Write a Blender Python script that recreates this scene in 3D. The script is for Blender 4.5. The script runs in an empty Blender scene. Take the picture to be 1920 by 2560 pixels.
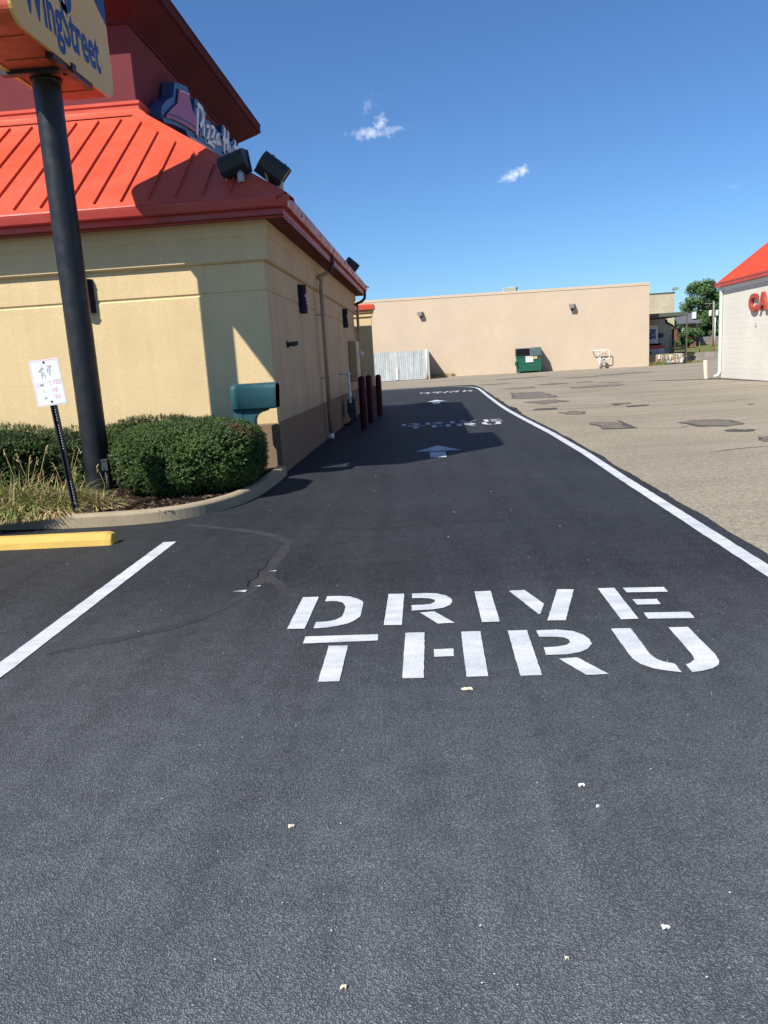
import bpy, bmesh, math, random
from mathutils import Vector, Matrix, noise
R=math.radians
scene=bpy.context.scene; COL=scene.collection
rnd=random.Random(7)
SUN=Vector((.66,.665,-1)).normalized()      # travel direction of the light
LETTERS=[["D",[[-0.953,4.485],[-0.958,5.13],[-0.845,5.121],[-0.842,4.478]]],["D",[[-0.786,4.476],[-0.789,4.591],[-0.718,4.594],[-0.669,4.619],[-0.633,4.675],[-0.627,4.786],[-0.633,4.89],[-0.659,4.968],[-0.702,5.006],[-0.787,5.012],[-0.787,5.127],[-0.698,5.124],[-0.625,5.1],[-0.568,5.044],[-0.526,4.983],[-0.515,4.914],[-0.515,4.785],[-0.514,4.668],[-0.543,4.593],[-0.583,4.539],[-0.644,4.505],[-0.711,4.481]]],["R",[[-0.353,4.486],[-0.356,5.123],[-0.246,5.114],[-0.241,4.478]]],["R",[[-0.194,5.107],[-0.094,5.108],[-0.017,5.083],[0.042,5.032],[0.074,4.959],[0.08,4.891],[0.062,4.828],[0.02,4.776],[-0.045,4.752],[-0.118,4.746],[-0.188,4.744],[-0.19,4.852],[-0.118,4.851],[-0.061,4.864],[-0.035,4.906],[-0.037,4.946],[-0.069,4.983],[-0.12,5.001],[-0.19,5.005]]],["R",[[-0.131,4.695],[-0.041,4.706],[0.083,4.477],[-0.02,4.475]]],["I",[[0.237,5.098],[0.348,5.097],[0.354,4.47],[0.246,4.472]]],["V",[[0.47,5.082],[0.578,5.085],[0.662,4.773],[0.613,4.58],[0.6,4.581]]],["V",[[0.794,5.069],[0.902,5.053],[0.744,4.448],[0.636,4.455]]],["E",[[1.062,5.055],[1.17,5.051],[1.167,4.426],[1.064,4.425]]],["E",[[1.225,5.043],[1.488,5.023],[1.486,4.92],[1.226,4.939]]],["E",[[1.224,4.789],[1.376,4.781],[1.367,4.676],[1.225,4.682]]],["E",[[1.224,4.529],[1.489,4.511],[1.483,4.4],[1.221,4.42]]],["T",[[-0.811,4.221],[-0.815,4.336],[-0.378,4.33],[-0.372,4.226]]],["T",[[-0.645,3.666],[-0.652,4.169],[-0.541,4.164],[-0.534,3.664]]],["H",[[-0.212,3.673],[-0.215,4.336],[-0.101,4.332],[-0.103,3.669]]],["H",[[-0.048,4.056],[0.06,4.056],[0.059,3.947],[-0.048,3.946]]],["H",[[0.113,4.319],[0.226,4.313],[0.223,3.663],[0.114,3.666]]],["R",[[0.385,4.307],[0.495,4.305],[0.491,3.654],[0.382,3.655]]],["R",[[0.549,4.294],[0.668,4.294],[0.751,4.262],[0.799,4.194],[0.818,4.119],[0.817,4.056],[0.783,3.984],[0.733,3.94],[0.656,3.915],[0.548,3.916],[0.551,4.025],[0.625,4.029],[0.678,4.047],[0.704,4.084],[0.706,4.131],[0.682,4.167],[0.633,4.182],[0.549,4.189]]],["R",[[0.606,3.86],[0.703,3.868],[0.817,3.641],[0.706,3.639]]],["U",[[0.971,4.276],[1.081,4.272],[1.082,3.868],[1.099,3.804],[1.126,3.765],[1.167,3.741],[1.166,3.631],[1.096,3.661],[1.045,3.693],[1.0,3.752],[0.98,3.825],[0.975,3.9]]],["U",[[1.291,4.261],[1.398,4.257],[1.402,3.828],[1.393,3.757],[1.371,3.709],[1.33,3.668],[1.268,3.641],[1.218,3.63],[1.216,3.727],[1.241,3.74],[1.281,3.787],[1.289,3.838]]]]
SIGN={"back":[[15.505,6.952],[15.925,7.062],[16.333,7.133],[16.41,7.096],[16.442,7.035],[16.466,6.847],[16.536,6.786],[16.678,6.765],[16.759,6.987],[16.829,7.076],[17.075,7.114],[17.218,7.071],[17.393,7.107],[17.539,7.057],[17.513,6.874],[17.831,6.93],[18.082,6.898],[18.361,6.917],[18.634,6.896],[18.847,6.953],[18.979,7.167],[19.172,7.221],[19.477,7.158],[19.465,6.995],[19.719,6.973],[20.059,7.149],[20.202,7.16],[20.462,7.033],[20.346,6.745],[19.94,6.573],[18.902,6.331],[18.451,6.297],[17.284,6.148],[16.703,6.097],[16.115,6.028],[16.015,6.048],[16.004,6.167],[15.92,6.225],[15.721,6.202],[15.099,6.109],[14.606,6.005],[14.531,6.044],[14.495,6.134],[14.559,6.253],[14.878,6.449],[15.317,6.644],[15.411,6.802]],"hat":[[15.62,6.863],[16.29,7.013],[16.312,6.923],[16.388,6.783],[16.461,6.681],[16.682,6.619],[16.564,6.346],[16.037,6.307],[15.467,6.24],[14.995,6.17],[14.635,6.092],[14.706,6.167],[14.99,6.333],[15.434,6.565]],"hatband":[[14.837,6.2],[15.221,6.277],[15.6,6.336],[16.069,6.397],[16.52,6.434],[16.063,6.38],[15.594,6.319],[15.216,6.264]],"hatline":[[15.627,6.836],[15.942,6.92],[16.124,6.944],[16.32,6.997],[16.316,6.986],[16.081,6.921],[15.9,6.897],[15.624,6.828]],"swoosh":[[16.071,6.154],[16.283,6.189],[16.75,6.226],[17.332,6.276],[18.001,6.329],[18.566,6.348],[18.917,6.371],[18.754,6.333],[18.008,6.227],[17.287,6.154],[16.707,6.109],[16.278,6.074],[16.106,6.102]],"leaf":[[17.391,6.992],[17.502,7.014],[17.456,6.946],[17.335,6.862],[17.314,6.916]],"heart":[[16.858,6.467],[16.884,6.378],[16.81,6.337],[16.763,6.367]]}
STROKES={"P1":[[16.901,6.903],[16.767,6.643],[16.614,6.296]],"P2":[[16.87,6.926],[16.927,6.974],[17.147,6.986],[17.26,6.911],[17.206,6.766],[17.015,6.627],[16.897,6.573]],"i":[[17.288,6.713],[17.212,6.562],[17.149,6.426]],"z1":[[17.41,6.708],[17.722,6.755],[17.391,6.434],[17.331,6.386],[17.602,6.433],[17.946,6.418]],"z2":[[17.782,6.799],[18.128,6.842],[17.778,6.556],[17.739,6.513],[17.904,6.544],[18.103,6.538]],"a":[[18.514,6.83],[18.328,6.769],[18.222,6.672],[18.259,6.589],[18.392,6.635],[18.53,6.81],[18.496,6.661],[18.576,6.623]],"H1":[[19.102,7.129],[19.002,6.911],[18.826,6.518]],"H2":[[19.414,7.129],[19.295,6.89],[19.167,6.625]],"H3":[[18.78,6.84],[18.971,6.83],[19.342,6.877]],"u":[[19.458,6.845],[19.464,6.661],[19.484,6.579],[19.669,6.711],[19.819,6.886],[19.758,6.732]],"t1":[[20.11,7.111],[20.025,6.924],[19.941,6.713]],"t2":[[19.835,6.927],[20.086,6.94],[20.318,6.959]]}
CAMR=[[0.9965545, -0.0485254, -0.0672638], [0.056503, -0.196488, 0.9788768], [-0.0607169, -0.9793047, -0.1930692]]
SUNSTR=4.9; SKYSTR=.083; EXPO=.58; SKYTINT=(.55,.82,1.13)
# ---------------------------------------------------------------- helpers
def tag(o,label=None,cat=None,group=None,kind=None):
    if label: o['label']=label
    if cat: o['category']=cat
    if group: o['group']=group
    if kind: o['kind']=kind
    return o
def empty(name,loc=(0,0,0),rz=0,label=None,cat=None,group=None,rot=None):
    o=bpy.data.objects.new(name,None); COL.objects.link(o); o.location=loc
    o.rotation_euler=rot if rot else (0,0,rz); o.empty_display_size=.2
    return tag(o,label,cat,group)
class MB:
    def __init__(s): s.v=[]; s.f=[]; s.m=[]; s.sm=[]
    def face(s,pts,mi=0,sm=False):
        n=len(s.v); s.v+= [tuple(p) for p in pts]; s.f.append(tuple(range(n,n+len(pts)))); s.m.append(mi); s.sm.append(sm)
    def add(s,vs,fs,mi=0,sm=False):
        n=len(s.v); s.v+=[tuple(p) for p in vs]
        for f in fs: s.f.append(tuple(n+i for i in f)); s.m.append(mi); s.sm.append(sm)
        return s
    def box(s,x0,x1,y0,y1,z0,z1,mi=0,bev=0,M=None):
        bm=bmesh.new(); bmesh.ops.create_cube(bm,size=1)
        for v in bm.verts: v.co=Vector(((x0+x1)/2+v.co.x*(x1-x0),(y0+y1)/2+v.co.y*(y1-y0),(z0+z1)/2+v.co.z*(z1-z0)))
        if bev: bmesh.ops.bevel(bm,geom=bm.edges[:],offset=bev,segments=2,affect='EDGES',profile=.6)
        s.bm(bm,mi,M); return s
    def bm(s,bm,mi=0,M=None,sm=False):
        bm.verts.index_update()
        s.add([(M@v.co if M else v.co.copy()) for v in bm.verts],[[v.index for v in f.verts] for f in bm.faces],mi,sm); bm.free()
    def tube(s,pts,r,seg=12,mi=0,cap=True,r2=None):
        pts=[Vector(p) for p in pts]; n=len(pts); rings=[]; up=None
        for i,p in enumerate(pts):
            d=(pts[min(i+1,n-1)]-pts[max(i-1,0)]).normalized()
            a=Vector((0,0,1)) if abs(d.z)<.9 else Vector((1,0,0))
            if up is not None: a=up
            u=(a-d*a.dot(d)).normalized(); up=u; w=d.cross(u)
            rr=r if r2 is None else r+(r2-r)*i/(n-1)
            rings.append([p+u*math.cos(2*math.pi*k/seg)*rr+w*math.sin(2*math.pi*k/seg)*rr for k in range(seg)])
        vs=[v for rg in rings for v in rg]; fs=[]
        for i in range(n-1):
            for k in range(seg): fs.append((i*seg+k,i*seg+(k+1)%seg,(i+1)*seg+(k+1)%seg,(i+1)*seg+k))
        s.add(vs,fs,mi,True)
        if cap:
            s.face(list(reversed(rings[0])),mi); s.face(rings[-1],mi)
        return s
    def lathe(s,prof,seg=24,mi=0,c=(0,0,0),sm=True):
        c=Vector(c); vs=[]; fs=[]
        for r,z in prof:
            for k in range(seg): vs.append(c+Vector((r*math.cos(2*math.pi*k/seg),r*math.sin(2*math.pi*k/seg),z)))
        for i in range(len(prof)-1):
            for k in range(seg): fs.append((i*seg+k,i*seg+(k+1)%seg,(i+1)*seg+(k+1)%seg,(i+1)*seg+k))
        s.add(vs,fs,mi,sm); return s
    def prism(s,pts,a,b,axis='z',mi=0):
        """2-D outline extruded from a to b along axis. outline coords are the other two axes in order"""
        def P(p,t):
            return {'z':(p[0],p[1],t),'x':(t,p[0],p[1]),'y':(p[0],t,p[1])}[axis]
        n=len(pts)
        s.face([P(p,a) for p in pts],mi); s.face([P(p,b) for p in reversed(pts)],mi)
        for i in range(n):
            q=pts[(i+1)%n]; p=pts[i]; s.face([P(p,a),P(p,b),P(q,b),P(q,a)],mi)
        return s
    def build(s,name,mats,parent=None,fix=True,auto=None):
        me=bpy.data.meshes.new(name); me.from_pydata(s.v,[],s.f)
        if not isinstance(mats,(list,tuple)): mats=[mats]
        for m in mats: me.materials.append(m)
        me.polygons.foreach_set('material_index',s.m); me.polygons.foreach_set('use_smooth',s.sm)
        if fix:
            bm=bmesh.new(); bm.from_mesh(me); bmesh.ops.remove_doubles(bm,verts=bm.verts,dist=1e-5)
            bmesh.ops.recalc_face_normals(bm,faces=bm.faces); bm.to_mesh(me); bm.free()
        me.update()
        o=bpy.data.objects.new(name,me); COL.objects.link(o)
        if parent: o.parent=parent
        return o
def catmull(p,n=6,closed=False):
    out=[]; L=len(p)
    for i in range(L if closed else L-1):
        if closed: a,b,c,d=[Vector(p[(i+k)%L]) for k in (-1,0,1,2)]
        else: a,b,c,d=Vector(p[max(i-1,0)]),Vector(p[i]),Vector(p[i+1]),Vector(p[min(i+2,L-1)])
        for k in range(n):
            t=k/n; out.append(.5*((2*b)+(c-a)*t+(2*a-5*b+4*c-d)*t*t+(3*b-a-3*c+d)*t**3))
    if not closed: out.append(Vector(p[-1]))
    return out
def ribbon(pts,w,z,jit=0,step=.08,seed=0,wend=None,taper=False):
    """flat painted strip; returns outline polygon strip faces in an MB"""
    P=[Vector(q) for q in pts]; D=[]
    for i in range(len(P)-1):
        L=(P[i+1]-P[i]).length; n=max(1,int(L/step))
        for k in range(n): D.append(P[i].lerp(P[i+1],k/n))
    D.append(P[-1]); m=MB(); L=[];Rr=[]
    for i,p in enumerate(D):
        d=(D[min(i+1,len(D)-1)]-D[max(i-1,0)]).normalized(); nrm=Vector((-d.y,d.x))
        ww=w if wend is None else w+(wend-w)*i/len(D)
        tp=min(1,(i+.4)/5,(len(D)-i)/5) if taper else 1; a=ww/2*tp+jit*tp*noise.noise(Vector((p.x*9+seed,p.y*9,0))); b=ww/2*tp+jit*tp*noise.noise(Vector((p.x*9,p.y*9+40+seed,5)))
        L.append((p.x+nrm.x*a,p.y+nrm.y*a,z)); Rr.append((p.x-nrm.x*b,p.y-nrm.y*b,z))
    n=len(D); m.add(L+Rr,[(i,i+1,n+i+1,n+i) for i in range(n-1)]); return m
def blob(pts,jit,sub=5,seed=0,closed=True):
    c=catmull(pts,sub,True)
    return [(p.x+jit*noise.noise(Vector((p.x*5+seed,p.y*5,1))),p.y+jit*noise.noise(Vector((p.x*5,p.y*5+seed,9)))) for p in c]
def ngon(mb,pts,z,mi=0):
    bm=bmesh.new(); vs=[bm.verts.new((p[0],p[1],z)) for p in pts]; f=bm.faces.new(vs)
    bmesh.ops.triangulate(bm,faces=[f],ngon_method='EAR_CLIP')
    bm.normal_update()
    for f in bm.faces:
        if f.normal.z<0: f.normal_flip()
    mb.bm(bm,mi)
def text_mesh(txt,size,ext=0,bold=0,res=4):
    cu=bpy.data.curves.new('text','FONT'); cu.body=txt; cu.size=size; cu.extrude=ext; cu.offset=bold; cu.resolution_u=res
    o=bpy.data.objects.new('text',cu); COL.objects.link(o)
    dg=bpy.context.evaluated_depsgraph_get(); me=bpy.data.meshes.new_from_object(o.evaluated_get(dg))
    vs=[v.co.copy() for v in me.vertices]; fs=[tuple(p.vertices) for p in me.polygons]
    bpy.data.objects.remove(o); bpy.data.meshes.remove(me); bpy.data.curves.remove(cu); return vs,fs
def put_text(txt,name,mat,parent,M,width=None,height=None,size=1,ext=0,bold=0):
    """text scaled to width x height in its own plane, then placed by M (text x -> reading direction, text y -> up)"""
    vs,fs=text_mesh(txt,size,ext,bold)
    x0=min(v.x for v in vs);x1=max(v.x for v in vs);y0=min(v.y for v in vs);y1=max(v.y for v in vs)
    sx=width/(x1-x0) if width else 1; sy=height/(y1-y0) if height else sx
    m=MB(); m.add([M@Vector(((v.x-x0)*sx,(v.y-y0)*sy,v.z)) for v in vs],fs); return m.build(name,mat,parent,fix=False)
def frame(o,u,v):
    u=Vector(u).normalized(); v=Vector(v).normalized(); w=u.cross(v)
    return Matrix(((u.x,v.x,w.x,o[0]),(u.y,v.y,w.y,o[1]),(u.z,v.z,w.z,o[2]),(0,0,0,1)))
def copy_tree(o,parent=None):
    c=o.copy(); COL.objects.link(c); c.parent=parent
    for ch in [x for x in bpy.data.objects if x.parent==o]: copy_tree(ch,c)
    return c
# ---------------------------------------------------------------- materials
def mat(name,col,rough=.8,spec=.3,metal=0):
    m=bpy.data.materials.new(name); m.use_nodes=True; b=m.node_tree.nodes['Principled BSDF']
    b.inputs['Base Color'].default_value=(*col,1); b.inputs['Roughness'].default_value=rough
    b.inputs['Specular IOR Level'].default_value=spec; b.inputs['Metallic'].default_value=metal; m['c']=col
    return m
class N:
    def __init__(s,m): s.m=m; s.t=m.node_tree; s.b=s.t.nodes['Principled BSDF']; s.co=None
    def n(s,ty,**k):
        x=s.t.nodes.new(ty)
        for a,b in k.items(): setattr(x,a,b)
        return x
    def coord(s,scale=(1,1,1),kind='Object'):
        if s.co is None: s.co=s.n('ShaderNodeTexCoord')
        mp=s.n('ShaderNodeMapping'); mp.inputs['Scale'].default_value=scale; s.t.links.new(s.co.outputs[kind],mp.inputs[0]); return mp.outputs[0]
    def noise(s,sc,det=4,rough=.55,scale=(1,1,1)):
        x=s.n('ShaderNodeTexNoise'); x.inputs['Scale'].default_value=sc; x.inputs['Detail'].default_value=det; x.inputs['Roughness'].default_value=rough
        s.t.links.new(s.coord(scale),x.inputs['Vector']); return x.outputs[0]
    def vor(s,sc,out='Distance',feat='F1',scale=(1,1,1),rand=1):
        x=s.n('ShaderNodeTexVoronoi',feature=feat); x.inputs['Scale'].default_value=sc; x.inputs['Randomness'].default_value=rand
        s.t.links.new(s.coord(scale),x.inputs['Vector']); return x.outputs[out]
    def ramp(s,src,stops):
        x=s.n('ShaderNodeValToRGB'); e=x.color_ramp.elements
        while len(e)<len(stops): e.new(.5)
        for k,(p,c) in enumerate(stops):
            e[k].position=p; e[k].color=(*c,1) if hasattr(c,'__len__') else (c,c,c,1)
        s.t.links.new(src,x.inputs[0]); return x.outputs[0]
    def mix(s,a,b,f,mode='MIX'):
        x=s.n('ShaderNodeMix',data_type='RGBA',blend_type=mode)
        for k,v in ((6,a),(7,b),(0,f)):
            if hasattr(v,'is_output') or isinstance(v,bpy.types.NodeSocket): s.t.links.new(v,x.inputs[k])
            elif k==0: x.inputs[0].default_value=v
            else: x.inputs[k].default_value=(*v,1) if hasattr(v,'__len__') else (v,v,v,1)
        return x.outputs[2]
    def base(s,c): s.t.links.new(c,s.b.inputs['Base Color']); return s
    def rough(s,c): s.t.links.new(c,s.b.inputs['Roughness']); return s
    def bump(s,h,dist=.01,st=1,prev=None):
        x=s.n('ShaderNodeBump'); x.inputs['Distance'].default_value=dist; x.inputs['Strength'].default_value=st
        s.t.links.new(h,x.inputs['Height'])
        if prev: s.t.links.new(prev,x.inputs['Normal'])
        s.t.links.new(x.outputs[0],s.b.inputs['Normal']); return x.outputs[0]
def sc(c,k): return tuple(min(1,x*k) for x in c)
def weathered(name,col,rough=.7,spec=.3,amt=.25,scale=4,fine=40,bump=.0,bs=90,metal=0,streak=0):
    m=mat(name,col,rough,spec,metal); n=N(m)
    a=n.ramp(n.noise(scale,5),[(.3,sc(col,1-amt)),(.7,sc(col,1+amt*.6))])
    b=n.mix(a,n.ramp(n.noise(fine,3),[(.35,1-amt*.5),(.65,1.0)]),1,'MULTIPLY')
    if streak: b=n.mix(b,n.ramp(n.noise(1.0,5,scale=(7,7,.35)),[(.4,1-streak),(.62,1.0)]),1,'MULTIPLY')
    n.base(b); n.rough(n.ramp(n.noise(scale*2,3),[(.3,max(0,rough-.12)),(.7,min(1,rough+.12))]))
    if bump: n.bump(n.noise(bs,3,.6),bump)
    return m
def stucco(name,col,st=.006,streak=0.06,amt=.05):
    m=mat(name,col,.92,.15); n=N(m)
    a=n.ramp(n.noise(1.3,5),[(.3,sc(col,1-amt)),(.7,sc(col,1+amt))])
    a=n.mix(a,n.ramp(n.noise(60,3,.7),[(.3,.91),(.65,1.03)]),1,'MULTIPLY')
    if streak: a=n.mix(a,n.ramp(n.noise(1,6,.6,scale=(9,9,.25)),[(.42,1-streak),(.6,1)]),1,'MULTIPLY')
    n.base(a); h=n.bump(n.noise(85,4,.65),st*.7,.9); n.bump(n.noise(22,3),st*.8,.5,h); return m
M={}
# sealed asphalt
def asphalt():
    m=mat('sealed_asphalt',(.03,.031,.036),.6,.12); n=N(m)
    v=n.vor(150); v2=n.vor(66); nz=n.noise(260,2,.6)
    big=n.ramp(n.noise(.55,5,.6),[(.3,(.0375,.041,.0465)),(.72,(.053,.0575,.064))])
    # sheen of the near asphalt painted in: paler towards the viewer, broken by noise
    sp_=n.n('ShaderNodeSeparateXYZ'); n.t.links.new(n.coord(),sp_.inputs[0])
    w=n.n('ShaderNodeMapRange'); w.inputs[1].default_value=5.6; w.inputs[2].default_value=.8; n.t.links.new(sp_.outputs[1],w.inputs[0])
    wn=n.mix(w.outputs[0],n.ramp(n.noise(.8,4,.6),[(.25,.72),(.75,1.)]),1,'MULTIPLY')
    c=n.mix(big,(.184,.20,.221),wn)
    c=n.mix(c,n.ramp(n.noise(7,4,.65),[(.35,.88),(.65,1.1)]),1,'MULTIPLY')
    c=n.mix(c,n.ramp(n.noise(1.3,5,.62,scale=(2.6,.22,1)),[(.36,.86),(.5,1.0),(.66,1.1)]),1,'MULTIPLY')
    c=n.mix(c,n.ramp(v,[(.0,1.8),(.25,1.2),(.62,.5)]),1,'MULTIPLY')
    c=n.mix(c,n.ramp(v2,[(.1,1.25),(.6,.8)]),1,'MULTIPLY')
    cell=n.n('ShaderNodeTexVoronoi'); cell.inputs['Scale'].default_value=105; n.t.links.new(n.coord(),cell.inputs['Vector'])
    sp=n.ramp(cell.outputs['Color'],[(.76,0.),(.88,1.)])
    c=n.mix(c,(.30,.32,.36),n.mix(sp,n.ramp(cell.outputs['Distance'],[(.16,1.),(.34,0.)]),1,'MULTIPLY'))  # scattered glints painted as pale spots on the stone tops
    n.base(c); n.rough(n.ramp(nz,[(.3,.5),(.7,.85)]))
    h=n.bump(n.ramp(v,[(0,1.),(.55,0.)]),.0034,1); h=n.bump(n.ramp(v2,[(0,1.),(.6,0.)]),.0028,.5,h); n.bump(nz,.0016,.8,h); return m
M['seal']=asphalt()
def lot():
    m=mat('lot_asphalt',(.2,.17,.13),.95,.15); n=N(m)
    big=n.ramp(n.noise(.22,6,.6),[(.28,(.235,.202,.150)),(.7,(.315,.272,.205))])
    st=n.ramp(n.noise(.7,5,.6,scale=(.25,1.4,1)),[(.35,.88),(.6,1.02)])
    c=n.mix(big,st,1,'MULTIPLY'); c=n.mix(c,n.ramp(n.vor(55,'Color'),[(.2,.80),(.8,1.2)]),1,'MULTIPLY')
    c=n.mix(c,n.ramp(n.noise(14,4,.7),[(.35,.85),(.65,1.1)]),1,'MULTIPLY')
    n.base(c); n.bump(n.vor(60),.005,.8); return m
M['lot']=lot()
M['patch']=weathered('asphalt_patch',(.165,.142,.118),.9,.2,.2,3,50,.004,90)
M['tar']=weathered('tar_seam',(.075,.067,.06),.8,.25,.25,5,60,.003,90)
M['crack']=weathered('crack_sealer',(.040,.0395,.042),.8,.25,.3,4,45,.002,120)
M['slit']=mat('crack_dark',(.012,.012,.013),.95,.1)
def paint():
    m=mat('road_paint',(.75,.76,.78),.7,.3); n=N(m)
    c=n.ramp(n.noise(3.2,4,.6,scale=(1,2.2,1)),[(.33,(.45,.47,.50)),(.5,(.56,.575,.595)),(.68,(.65,.655,.65))])
    g=n.ramp(n.vor(170),[(.40,1.0),(.66,.74)]); c=n.mix(c,g,1,'MULTIPLY')
    n.base(c); n.bump(n.ramp(n.vor(150),[(0,1.),(.55,0.)]),.002,.7); return m
M['paint']=paint()
M['stucco']=stucco('tan_stucco',(.72,.54,.295),streak=.04)
M['stucco_side']=M['stucco']
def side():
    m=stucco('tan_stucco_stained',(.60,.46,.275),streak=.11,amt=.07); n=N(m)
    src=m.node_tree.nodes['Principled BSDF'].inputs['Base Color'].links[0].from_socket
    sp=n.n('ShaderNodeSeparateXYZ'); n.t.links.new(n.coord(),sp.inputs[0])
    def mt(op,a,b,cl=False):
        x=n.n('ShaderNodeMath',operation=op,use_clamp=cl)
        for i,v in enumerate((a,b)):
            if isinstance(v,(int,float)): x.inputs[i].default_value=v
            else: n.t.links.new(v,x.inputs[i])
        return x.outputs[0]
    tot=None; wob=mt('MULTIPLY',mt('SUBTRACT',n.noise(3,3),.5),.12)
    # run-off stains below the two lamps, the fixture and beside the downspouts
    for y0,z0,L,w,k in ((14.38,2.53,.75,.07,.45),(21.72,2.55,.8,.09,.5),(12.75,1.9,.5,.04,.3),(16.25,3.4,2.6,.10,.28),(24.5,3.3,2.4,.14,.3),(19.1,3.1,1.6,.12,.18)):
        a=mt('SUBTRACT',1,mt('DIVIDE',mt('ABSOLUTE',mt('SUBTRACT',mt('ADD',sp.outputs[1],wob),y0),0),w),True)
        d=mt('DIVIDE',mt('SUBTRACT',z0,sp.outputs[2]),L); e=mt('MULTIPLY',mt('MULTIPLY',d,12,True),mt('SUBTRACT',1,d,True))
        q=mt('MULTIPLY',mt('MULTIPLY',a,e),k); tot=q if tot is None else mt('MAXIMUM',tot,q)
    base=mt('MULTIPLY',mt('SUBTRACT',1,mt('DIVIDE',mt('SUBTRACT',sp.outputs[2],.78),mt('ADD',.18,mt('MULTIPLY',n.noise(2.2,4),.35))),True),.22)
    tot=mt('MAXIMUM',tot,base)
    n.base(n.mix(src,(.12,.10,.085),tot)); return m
M['wain']=stucco('brown_stucco',(.235,.165,.105),streak=.1)
M['maroon']=stucco('maroon_stucco',(.165,.042,.048),.006,0,.1)
M['cornice']=stucco('dark_maroon_stucco',(.085,.02,.022),.006,0,.15)
M['redroof']=weathered('red_metal',(.60,.084,.040),.45,.4,.10,1.1,14)
M['redtrim']=weathered('red_trim',(.43,.048,.035),.42,.45,.08,2,30)
M['soffit']=weathered('dark_red_soffit',(.17,.025,.02),.6,.3,.1)
M['black']=weathered('black_paint',(.013,.014,.017),.45,.45,.2,3,40)
M['bronze']=weathered('dark_bronze',(.035,.042,.046),.5,.4,.25,6,60)
M['steelg']=weathered('galvanised',(.38,.39,.38),.5,.4,.2,6,50,metal=.3)
M['concrete']=weathered('kerb_concrete',(.34,.275,.18),.92,.2,.16,3,40,.004,70)
M['concgrey']=weathered('grey_concrete',(.34,.31,.26),.92,.2,.3,2,30,.005,40)
M['yellow']=weathered('yellow_paint',(.60,.385,.085),.7,.3,.12,5,35,.004,60)
M['mulch']=weathered('mulch',(.045,.03,.022),.95,.1,.5,12,90,.03,60)
M['teal']=weathered('teal_plastic',(.022,.085,.098),.55,.35,.1,5,40)
M['dark']=mat('dark_inside',(.006,.006,.007),.9,.1)
M['navy']=weathered('navy_paint',(.004,.005,.018),.6,.2,.1)
M['white']=weathered('white_paint',(.74,.75,.74),.5,.4,.05,6,40)
M['logo_white']=mat('logo_white',(.75,.76,.78),.5,.3)
M['logo_navy']=mat('logo_navy',(.035,.085,.20),.4,.4)
M['logo_red']=mat('logo_red',(.36,.055,.12),.4,.4)
M['logo_dark']=mat('logo_dark',(.02,.012,.05),.4,.4)
M['logo_gold']=mat('logo_gold',(.62,.40,.16),.4,.4)
M['logo_green']=mat('logo_green',(.03,.26,.16),.4,.4)
M['signyellow']=weathered('sign_yellow',(.70,.445,.115),.4,.4,.04,2,30)
M['signblue']=mat('sign_blue',(.008,.035,.17),.4,.4)
M['signred']=weathered('sign_underside_red',(.62,.10,.045),.5,.35,.22,5,14)
M['maroonpost']=weathered('maroon_post',(.055,.004,.011),.55,.2,.15,5,40)
M['downspout']=weathered('tan_metal',(.42,.31,.19),.5,.35,.1,5,40)
M['beige']=None
def block(name,c1,c2,bw=.4,bh=.2,mort=.88,bump=.01,amt=.06):
    m=mat(name,c1,.9,.2); n=N(m)
    x=n.n('ShaderNodeTexBrick'); x.inputs['Scale'].default_value=1; x.inputs['Brick Width'].default_value=bw; x.inputs['Row Height'].default_value=bh
    x.inputs['Mortar Size'].default_value=.006; x.inputs['Color1'].default_value=(*c1,1); x.inputs['Color2'].default_value=(*c2,1); x.inputs['Mortar'].default_value=(*sc(c1,mort),1)
    x.inputs['Mortar Smooth'].default_value=.4
    g=n.n('ShaderNodeNewGeometry') ; sp=n.n('ShaderNodeSeparateXYZ'); n.t.links.new(n.coord(),sp.inputs[0])
    ad=n.n('ShaderNodeMath',operation='ADD'); n.t.links.new(sp.outputs[0],ad.inputs[0]); n.t.links.new(sp.outputs[1],ad.inputs[1])
    cb=n.n('ShaderNodeCombineXYZ'); n.t.links.new(ad.outputs[0],cb.inputs[0]); n.t.links.new(sp.outputs[2],cb.inputs[1]); n.t.links.new(cb.outputs[0],x.inputs['Vector'])
    c=n.mix(x.outputs[0],n.ramp(n.noise(.5,6,.6),[(.3,1-amt),(.7,1+amt)]),1,'MULTIPLY')
    c=n.mix(c,n.ramp(n.noise(2,5,.6,scale=(1,1,6)),[(.3,1-amt),(.6,1.0)]),1,'MULTIPLY')
    n.base(c)
    inv=n.n('ShaderNodeMath',operation='SUBTRACT'); inv.inputs[0].default_value=1; n.t.links.new(x.outputs['Fac'],inv.inputs[1])
    h=n.bump(inv.outputs[0],bump,.6); n.bump(n.noise(30,3),.004,.5,h); return m
M['beige']=block('beige_block',(.525,.415,.30),(.517,.408,.294),bump=.003,mort=.96,amt=.05)
M['cream']=block('cream_block',(.56,.48,.33),(.54,.46,.315),mort=.85,amt=.14)
M['whiteblock']=block('white_block',(.66,.615,.53),(.65,.605,.52),.6,.2,bump=.006,mort=.9,amt=.05)
M['brick']=block('red_brick',(.26,.11,.07),(.2,.08,.055),.25,.08)
M['mint']=weathered('mint_metal',(.62,.72,.63),.5,.35,.08)
M['green']=weathered('dumpster_green',(.012,.105,.06),.5,.4,.25,4,30)
M['lid']=weathered('grey_green_lid',(.06,.10,.10),.6,.3,.2)
M['corr']=weathered('corrugated_white',(.60,.63,.61),.5,.35,.12,2.5,20,metal=.2,streak=.25)
M['rust']=weathered('rust',(.32,.13,.06),.9,.2,.35,10,50)
M['wood']=weathered('pallet_wood',(.36,.23,.12),.9,.2,.3,6,40)
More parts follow.
